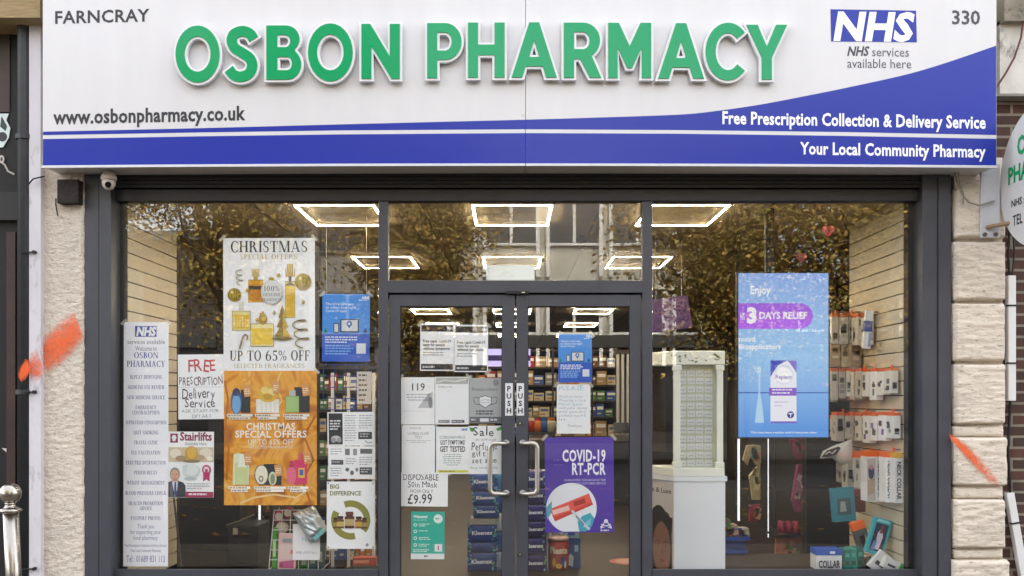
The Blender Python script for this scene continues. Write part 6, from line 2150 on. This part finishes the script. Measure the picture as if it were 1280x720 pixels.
t = thing('tub_stand', 'narrow dark stand holding a row of tubs behind the door handle', 'stand', (X(676, 5), 5, 0))
MB().box(X(658, 5), X(694, 5), 4.9, 5.2, Z(540, 5) - .04, Z(540, 5) - .002, M_dark).build('top', t)
for a in (659, 691):
    MB().box(X(a, 5), X(a + 2, 5), 4.92, 5.18, 0, Z(540, 5) - .041, M_dark).build('leg', t)
# lilac screen behind the doors
for a, b, lab in ((610, 627, 'lilac lit panel at the rear seen in the left door'), (656, 663, 'lilac lit panel at the rear seen in the right door')):
    yq = 8.0
    t = thing('lit_panel', lab, 'panel', (X((a + b) / 2, yq), yq, Z(458, yq)), 'lilac lit panels at the rear')
    MB().box(X(a, yq), X(b, yq), yq, yq + .03, Z(458, yq), Z(436, yq), mat('lilac_panel', '#b9aee0', .5, emit=(.5, .45, .85, .16))).build('panel', t)
    MB().box(X(a, yq), X(b, yq), yq - .004, yq - .001, Z(451, yq), Z(444, yq), ink('#4a3aa0')).build('band', t)
    MB().tube([(X((a + b) / 2, yq), yq + .015, Z(436, yq)), (X((a + b) / 2, yq), yq + .015, CEIL)], .012, M_dark, 6).build('hanger', t)


# tissue packs stacked inside the doors
def tissue(cx, z, y, w, h, body, lab, group, mark=True, rz=0, pat='#3f86b4'):
    r = thing('tissue_pack', lab, 'tissue pack', (cx, y, z), group)
    m = MB()
    n = 8
    vs, fs = [], []
    for j in range(n + 1):
        a = j / n
        for i in range(n + 1):
            b = i / n
            bul = .012 * (sin(pi * a) * sin(pi * b)) ** .5
            vs.append((cx + (b - .5) * w + rnd(-.0015, .0015), y - bul, z + .002 + a * (h - .004)))
    for j in range(n):
        for i in range(n):
            q = j * (n + 1) + i
            fs.append((q, q + 1, q + n + 2, q + n + 1))
    mt = mat('film_' + body.lstrip('#'), body, .25, var=.25, vscale=18, bump=.3, bscale=30)
    m.add(vs, fs, mt)
    m.box(cx - w / 2, cx + w / 2, y + .002, y + .24, z + .002, z + h - .002, mt)
    m.build('pack', r, smooth=False)
    if mark:
        q = MB()
        vs, fs = text_geo('Kleenex', .03)
        u0, u1 = min(v[0] for v in vs), max(v[0] for v in vs)
        q.add([(cx - w * .36 + w * .72 * (u - u0) / (u1 - u0), y - .0145, z + h * .42 + v * h * .22 + .03 * h * (u / u1)) for u, v in vs], fs, ink('#dfe4ee'))
        q.build('lettering', r)
    q = MB()
    for k in range(14):
        q.obox((cx - w * .5 + (rnd(0, .12) if k % 2 else rnd(.85, .98)) * w, y - .007, z + rnd(.08, .92) * h), (rnd(.008, .02), .004, rnd(.006, .02)), ink(random.choice([pat, '#7ab0cc', '#58a07a', '#2c4c8a'])), ry=rnd(0, 90))
    q.build('pattern', r)
    return r


yT = 1.12
def zT(b): return Z(b, yT)
TG = 'tissue packs stacked inside the doors'
nmz = ('bottom', 'second from bottom', 'third from bottom', 'fourth from bottom', 'fifth from bottom', 'top')
lev = [(713, 691), (690.5, 678), (677.5, 656), (648, 632), (631.5, 614), (613, 592)]
xoff = (602.5, 602.5, 603, 608, 607, 604)
for k, (b, a) in enumerate(lev):
    tissue(X(xoff[k], yT), 0.002 if k == 0 else zT(b), yT + (0, 0, 0, .01, .012, .0)[k], .235 if k < 3 else .21, zT(a) - (0 if k == 0 else zT(b)), ('#233e78', '#1f3a72', '#233f80', '#23407c', '#26478a', '#27488c')[k], 'blue tissue pack, %s in the stack behind the left door handle' % nmz[k], TG, mark=k != 1)
tag(MB().box(X(588, yT), X(620, yT), yT - .01, yT + .25, zT(655.5), zT(648.6), mat('grey_card_tray', '#8f9088', .6, var=.15)).build('card_tray', loc=(X(604, yT), yT, zT(655))), 'grey card tray between the third and fourth tissue packs', 'tray')
for k in range(5):
    b, a = 714 - k * 24.4, 714 - (k + 1) * 24.4 + 1
    tissue(X(627, yT + .05), .002 if k == 0 else zT(b), yT + .05, .1, zT(a) - (.002 if k == 0 else zT(b)), ('#8a9fb4', '#2a5a96', '#cfd6dc', '#1f4f8e', '#3a78a8')[k], 'blue and white roll pack, %s in the narrow stack behind the door stiles' % nmz[k], 'narrow packs behind the door stiles', mark=False, pat='#d6dce4')
for k in range(6):
    b, a = 714 - k * 21, 714 - (k + 1) * 21 + 1
    tissue(X(668, yT), .002 if k == 0 else zT(b), yT, .2, zT(a) - (.002 if k == 0 else zT(b)), ('#221c58', '#2a2268', '#241e5e', '#2c2670', '#231d5a', '#282264')[k], 'dark purple tissue pack, %s in the stack behind the right door handle' % nmz[k], TG, mark=True, pat='#6aa04a')
# sweet tub, boxes
yq = 1.25
def zq(b): return Z(b, yq)
tb_ = thing('sweet_tub', 'red round tub lettered Fiesta standing on the floor below the purple poster', 'tub', (X(698, yq), yq, 0))
rT = .085
MB().lathe((X(698, yq), yq, 0), [(rT * .93, .002), (rT, .03), (rT, zq(676)), (rT * .97, zq(675))], mat('tub_red', '#9c2430', .35, var=.15)).build('tub', tb_, smooth=True)
MB().lathe((X(698, yq), yq, zq(675) + .001), [(rT * 1.03, 0), (rT * 1.04, .022), (rT * .9, .03)], mat('tub_lid_clear', '#c9a49a', .3)).build('lid', tb_, smooth=True)
m = MB()
vs, fs = text_geo('Fiesta', .05)
u1 = max(v[0] for v in vs)


def wrap(u, z):
    a = -pi / 2 + (u - .5) * 1.9
    return (X(698, yq) + (rT + .002) * cos(a), yq + (rT + .002) * sin(a), z)


m.add([wrap(u / u1, zq(690) + v * .05) for u, v in vs], fs, ink('#eee2c4'))
m.build('lettering', tb_)
m = MB()
for cu, cz, ru, rz, c in ((.25, .07, .16, .035, '#d8b02c'), (.7, .08, .2, .04, '#27458e'), (.5, .04, .25, .02, '#e2c84a'), (.85, .05, .1, .03, '#dfdfe2')):
    m.add([wrap(cu + ru * .6 * cos(2 * pi * k / 16), cz + rz * sin(2 * pi * k / 16)) for k in range(16)], [list(range(16))], ink(c))
m.build('label_print', tb_)
carton('wipes_box', 'blue box with a white bear shape standing right of the red tub', 716, 673, 714.5, 1.3, .13, .12, '#234a86', print_=[([(-.3, -.3), (.0, -.35), (.05, -.05), (-.15, .05), (-.32, -.05)], '#c9d2dc'), ([(.1, .1), (.35, .1), (.35, .3), (.1, .3)], '#8ab0d2')])
carton('small_carton', 'grey white carton half hidden under the purple poster on top of the tub', 695, 662, 671.5, 1.28, .12, .1, '#b4b6b4', print_=[([(-.3, -.2), (.3, -.2), (.3, .1), (-.3, .1)], '#7a8a7c')])
carton('small_carton', 'pale blue carton resting on the blue box beside the tub', 715, 662, 672.5, 1.3, .12, .1, '#8fa8bc', print_=[([(-.3, -.2), (.2, -.2), (.2, .2), (-.3, .2)], '#35589a')])
# floor sticker
fst = MB()
n = 40
cx, cy = X(787, 1.55), 1.6
fst.add([(cx + .17 * cos(2 * pi * k / n), cy + .17 * sin(2 * pi * k / n), .004) for k in range(n)], [list(range(n))], mat('red_floor_vinyl', '#a83a2e', .4))
fst.add([(cx + .12 * cos(2 * pi * k / n), cy + .12 * sin(2 * pi * k / n), .006) for k in range(n)], [list(range(n))], mat('floor_vinyl_pale', '#b98a78', .4))
tag(fst.build('floor_sticker', loc=(cx, cy, .004)), 'round red distance sticker on the brown floor inside the right door', 'sticker')

# ------------------------------------------------------------------ left window: rack of bottles, wire stand, bins
yR = 1.5
shelf_unit('fragrance_shelf', 'shelving of bottles behind the grey leaflets in the left window', 396, 474, yR, (458, 488, 512, 540, 570, 600, 632, 664), (397, 473), wood='#2c2622')
rowsR = [(Z(b, yR), Z(a, yR) - Z(b, yR) - .03) for a, b in ((458, 488), (488, 512), (512, 540), (540, 570), (570, 600), (600, 632), (632, 664), (664, 700))]
stock(399, 472, rowsR, yR - .01, 'the shelving behind the grey leaflets', 'cartons on the left window shelving', [3, 3, 2, 2, 3, 5, 3, 2, 2], .035, .075)
for a, lab in ((415.5, 'left'), (435.5, 'middle'), (467, 'right')):
    t = thing('shelf_post', 'slim white post at the %s in front of the bottle shelving' % lab, 'post', (X(a, 1.3), 1.3, 0))
    MB().box(X(a, 1.3) - .012, X(a, 1.3) + .012, 1.3, 1.32, 0, Z(466, 1.3), mat('white_upright', '#d2d0cc', .5)).build('post', t)
    MB().box(X(a, 1.3) - .03, X(a, 1.3) + .03, 1.28, 1.34, 0, .01, M_steel).build('foot', t)
S = Sheet('price_card', 'tall white price list card in front of the bottle shelving', 'card', (446, 464.5, 464.5, 505), .5)
S.on('lettering')
for i in range(6):
    S.small(448.5, 462, 468 + i * 6.2, '#44464c', 1, 3, 2)
S.done()
t = thing('hanging_grid', 'blue wire hanging grid behind the blue poster in the left window', 'wire grid', (X(430, .8), .8, Z(512, .8)))
m = MB()
Mw = mat('blue_wire', '#27409a', .4)
for a in (404, 418, 432, 446, 462):
    m.tube([(X(a, .8), .8, Z(512, .8)), (X(a, .8), .8, Z(456, .8))], .0035, Mw, 5)
for b in (456, 470, 484, 498, 512):
    m.tube([(X(404, .8), .8, Z(b, .8)), (X(462, .8), .8, Z(b, .8))], .0035, Mw, 5)
m.build('grid', t)
MB().tube([(X(408, .8), .8, Z(456, .8)), (X(408, .8), .8, CEIL)], .002, M_steel, 4).tube([(X(458, .8), .8, Z(456, .8)), (X(458, .8), .8, CEIL)], .002, M_steel, 4).build('hanging_wire', t)

yw = .22
wr = thing('wire_basket', 'white wire display basket at the foot of the left window', 'wire basket', (X(372, yw), yw, Z(712, yw)))
m = MB()
Mww = mat('white_wire', '#d6d8da', .4)
for i in range(6):
    t_ = i / 5
    a0, a1 = 336 + 56 * t_ + 6 * t_, 342 + 52 * t_
    m.tube([(X(a0, yw), yw, Z(712, yw)), (X(a1, yw), yw + .02, Z(638, yw))], .0032, Mww, 5)
for j in range(7):
    t_ = j / 6
    m.tube([(X(336 + 6 * t_, yw), yw - .004 + .02 * t_, Z(712 - 74 * t_, yw)), (X(402 - 8 * t_, yw), yw - .004 + .02 * t_, Z(712 - 74 * t_, yw))], .0032, Mww, 5)
for a in (336, 402):
    m.tube([(X(a, yw), yw, Z(712, yw)), (X(a, yw), yw + .3, Z(712, yw)), (X(a, yw), yw + .3, Z(640, yw))], .0032, Mww, 5)
m.build('grid', wr)
carton('hair_pack', 'pink pack with flower print clipped to the white wire basket', 358.5, 667, 712.5, .17, .125, .02, '#d9b7b4', ry=2, print_=[([(-.42, -.44), (.42, -.44), (.42, -.22), (-.42, -.28)], '#b8507a'), ([(-.38, -.2), (.38, -.18), (.38, .2), (-.38, .2)], '#dfc4bc'), ([(-.25, .26), (.25, .26), (.25, .36), (-.25, .36)], '#8a9aa0'), ([(.2, -.06), (.42, -.02), (.42, .08), (.24, .06)], '#d86a4a'), ([(-.4, -.4), (-.2, -.42), (-.24, -.3)], '#8a2a5a')])
S = Sheet('handwritten_notice', 'white handwritten note tucked behind the silver bag on the wire basket', 'notice', (366, 655, 400, 700), .16)
S.on('lettering').hand('FREE', 378, 677, 5, '#b4bcd0', 392).hand('while stock lasts', 370, 692, 3.6, '#8a8f9c', 396)
S.done()
# silver pouch: crumpled sheet with thickness
sp = thing('silver_pouch', 'crumpled silver and pale turquoise pouch pinned over the wire basket', 'pouch', (X(386, .12), .12, Z(681, .12)))
m = MB()
rr = random.Random(9)
C4 = [(365, 642), (392, 632), (410, 662), (388, 681)]
n = 9
vs, fs = [], []
for s_ in (0, 1):
    for j in range(n + 1):
        for i in range(n + 1):
            u, v = i / n, j / n
            a = (1 - u) * (1 - v) * C4[0][0] + u * (1 - v) * C4[1][0] + u * v * C4[2][0] + (1 - u) * v * C4[3][0]
            b = (1 - u) * (1 - v) * C4[0][1] + u * (1 - v) * C4[1][1] + u * v * C4[2][1] + (1 - u) * v * C4[3][1]
            e = min(u, 1 - u, v, 1 - v)
            dpt = (.03 * min(1, e * 4)) * (1 - 2 * s_)
            vs.append((X(a, .12), .13 - dpt + (rr.uniform(-.007, .007) if e > 0 else 0), Z(b, .12)))
N1 = (n + 1) ** 2
for s_ in (0, 1):
    for j in range(n):
        for i in range(n):
            q = s_ * N1 + j * (n + 1) + i
            f = (q, q + 1, q + n + 2, q + n + 1)
            fs.append(f if s_ == 0 else f[::-1])
m.add(vs, fs, mat('silver_foil', '#c3ccd0', .28, .55))
m.build('pouch', sp)
MB().obox((X(399, .1), .1, Z(668, .1)), (.1, .004, .03), mat('turquoise_foil', '#7fc2c2', .35), ry=-45).build('band', sp)
for k, (a, c, nm) in enumerate(((343, '#4aa62c', 'bright green'), (350, '#2a8a3c', 'dark green'))):
    carton('bottle_pack', '%s slim bottle standing in the left end of the wire basket' % nm, a, 660 + 30 * k, 711, .3, .035, .03, c, print_=[([(-.3, -.2), (.3, -.2), (.3, .2), (-.3, .2)], '#cfe0b0')], cat='bottle')
for k, (a, c, nm) in enumerate(((380, '#2f8a3a', 'green'), (391, '#1f6a72', 'teal'), (400, '#3a5a60', 'grey blue'))):
    carton('bottle_pack', '%s pack low in the right end of the wire basket' % nm, a, 692 - 6 * k, 712, .3, .06, .04, c, print_=[([(-.3, -.2), (.3, -.2), (.3, .2), (-.3, .2)], '#b9c9c0')], cat='pack')
for k, (a, b, c, nm) in enumerate(((349, 645, '#a83a6a', 'magenta'), (360, 641, '#7a2a4a', 'plum'), (352, 660, '#c9c6b8', 'cream'))):
    t = thing('round_box', '%s round box at the top of the white wire basket' % nm, 'round box', (X(a, .34), .34, Z(b + 7, .34)), 'round boxes in the wire basket')
    MB().tube([(X(a, .34), .33, Z(b, .34)), (X(a, .34), .38, Z(b, .34))], .042, mat('round_' + nm, c, .4, var=.3, vscale=40), 20).build('box', t)
    MB().tube([(X(a, .34), .325, Z(b, .34)), (X(a, .34), .3295, Z(b, .34))], .026, ink('#d6d0c8'), 20).build('lid', t)
# orange roll pack and dark bins
carton('roll_pack', 'long orange red pack lying at the foot of the window near the doors', 455.5, 697, 707, .25, .17, .07, '#b5482c', print_=[([(-.46, -.2), (.2, -.2), (.2, .2), (-.46, .2)], '#d98a6a')])
carton('roll_pack', 'grey clear wrapped pack under the orange one near the doors', 456, 707.5, 716, .25, .17, .09, '#6a6a5c')
bn = thing('wheeled_case', 'black wheeled case with a pale label in the dim left of the shop', 'case', (X(305, 1.3), 1.3, 0))
MB().box(X(284, 1.3), X(322, 1.3), 1.3, 1.7, .03, Z(657, 1.3), mat('black_case', '#201f20', .45, var=.2)).build('case', bn, bevel=.012)
MB().box(X(291, 1.29), X(297, 1.29), 1.293, 1.299, Z(668, 1.3), Z(660, 1.3), ink('#b9b2a4')).build('label', bn)
MB().tube([(X(283, 1.28), 1.28, Z(657, 1.28)), (X(300, 1.28), 1.27, Z(651, 1.28)), (X(318, 1.28), 1.28, Z(643, 1.28))], .008, mat('grey_strap', '#77726a', .5), 6).build('handle', bn)
ls = thing('light_strip', 'short bright upright light strip in the left of the shop below the orange poster', 'light strip', (X(324, 1.9), 1.9, Z(690, 1.9)), 'upright light strips')
MB().box(X(323, 1.9), X(325.6, 1.9), 1.9, 1.91, Z(690, 1.9), Z(560, 1.9), mat('strip_light', (.95, .96, 1), .5)).build('diffuser', ls)
MB().box(X(321, 1.9), X(327.6, 1.9), 1.911, 1.94, 0, CEIL, M_dark).build('channel', ls)
shelf_unit('side_shelf', 'narrow shelf of packs beside the light strip in the left of the shop', 318, 340, 2.0, (600, 640, 668, 700), (318.5, 339.5))
stock(319.5, 339, [(Z(b, 2.0), .17) for b in (640, 668, 700)], 1.99, 'the narrow shelf beside the left light strip', 'packs on the narrow left shelf', [3, 4, 3, 1, 1, 1, 2, 2, 2], .05, .09)
pl = thing('folding_stand', 'thin grey leaning pole stand in the dark left corner', 'stand', (X(221, .9), .9, 0))
MB().tube([(X(217, .9), .9, Z(620, .9)), (X(228, .9), .9, .01)], .008, mat('grey_tube', '#4a4846', .4), 8).build('pole', pl)
MB().tube([(X(228, .9) - .06, .9, .01), (X(228, .9) + .06, .9, .01)], .012, M_seal, 8).build('foot', pl)
# the dark partition behind the left display
t = thing('display_partition', 'dark brown display partition behind the posters at left', 'partition', (X(255, 2.2), 2.2, 0))
MB().box(X(150, 2.2), X(300, 2.2), 2.2, 2.26, 0, 2.2, mat('partition_brown', '#15110e', .6, var=.25)).build('panel', t)
MB().box(X(150, 2.2), X(300, 2.2), 2.195, 2.199, .9, .93, mat('partition_rail', '#2a241e', .5)).build('rail', t)
t = thing('display_partition', 'dark brown display partition between the low shelf and the right slat wall', 'partition', (X(1035, 1.9), 1.9, 0))
MB().box(X(1008, 1.9), X(1120, 1.9), 1.9, 1.96, 0, 2.5, mat('partition_brown', '#15110e', .6)).build('panel', t)
MB().box(X(1008, 1.9), X(1120, 1.9), 1.895, 1.899, .9, .93, mat('partition_rail', '#2a241e', .5)).build('rail', t)
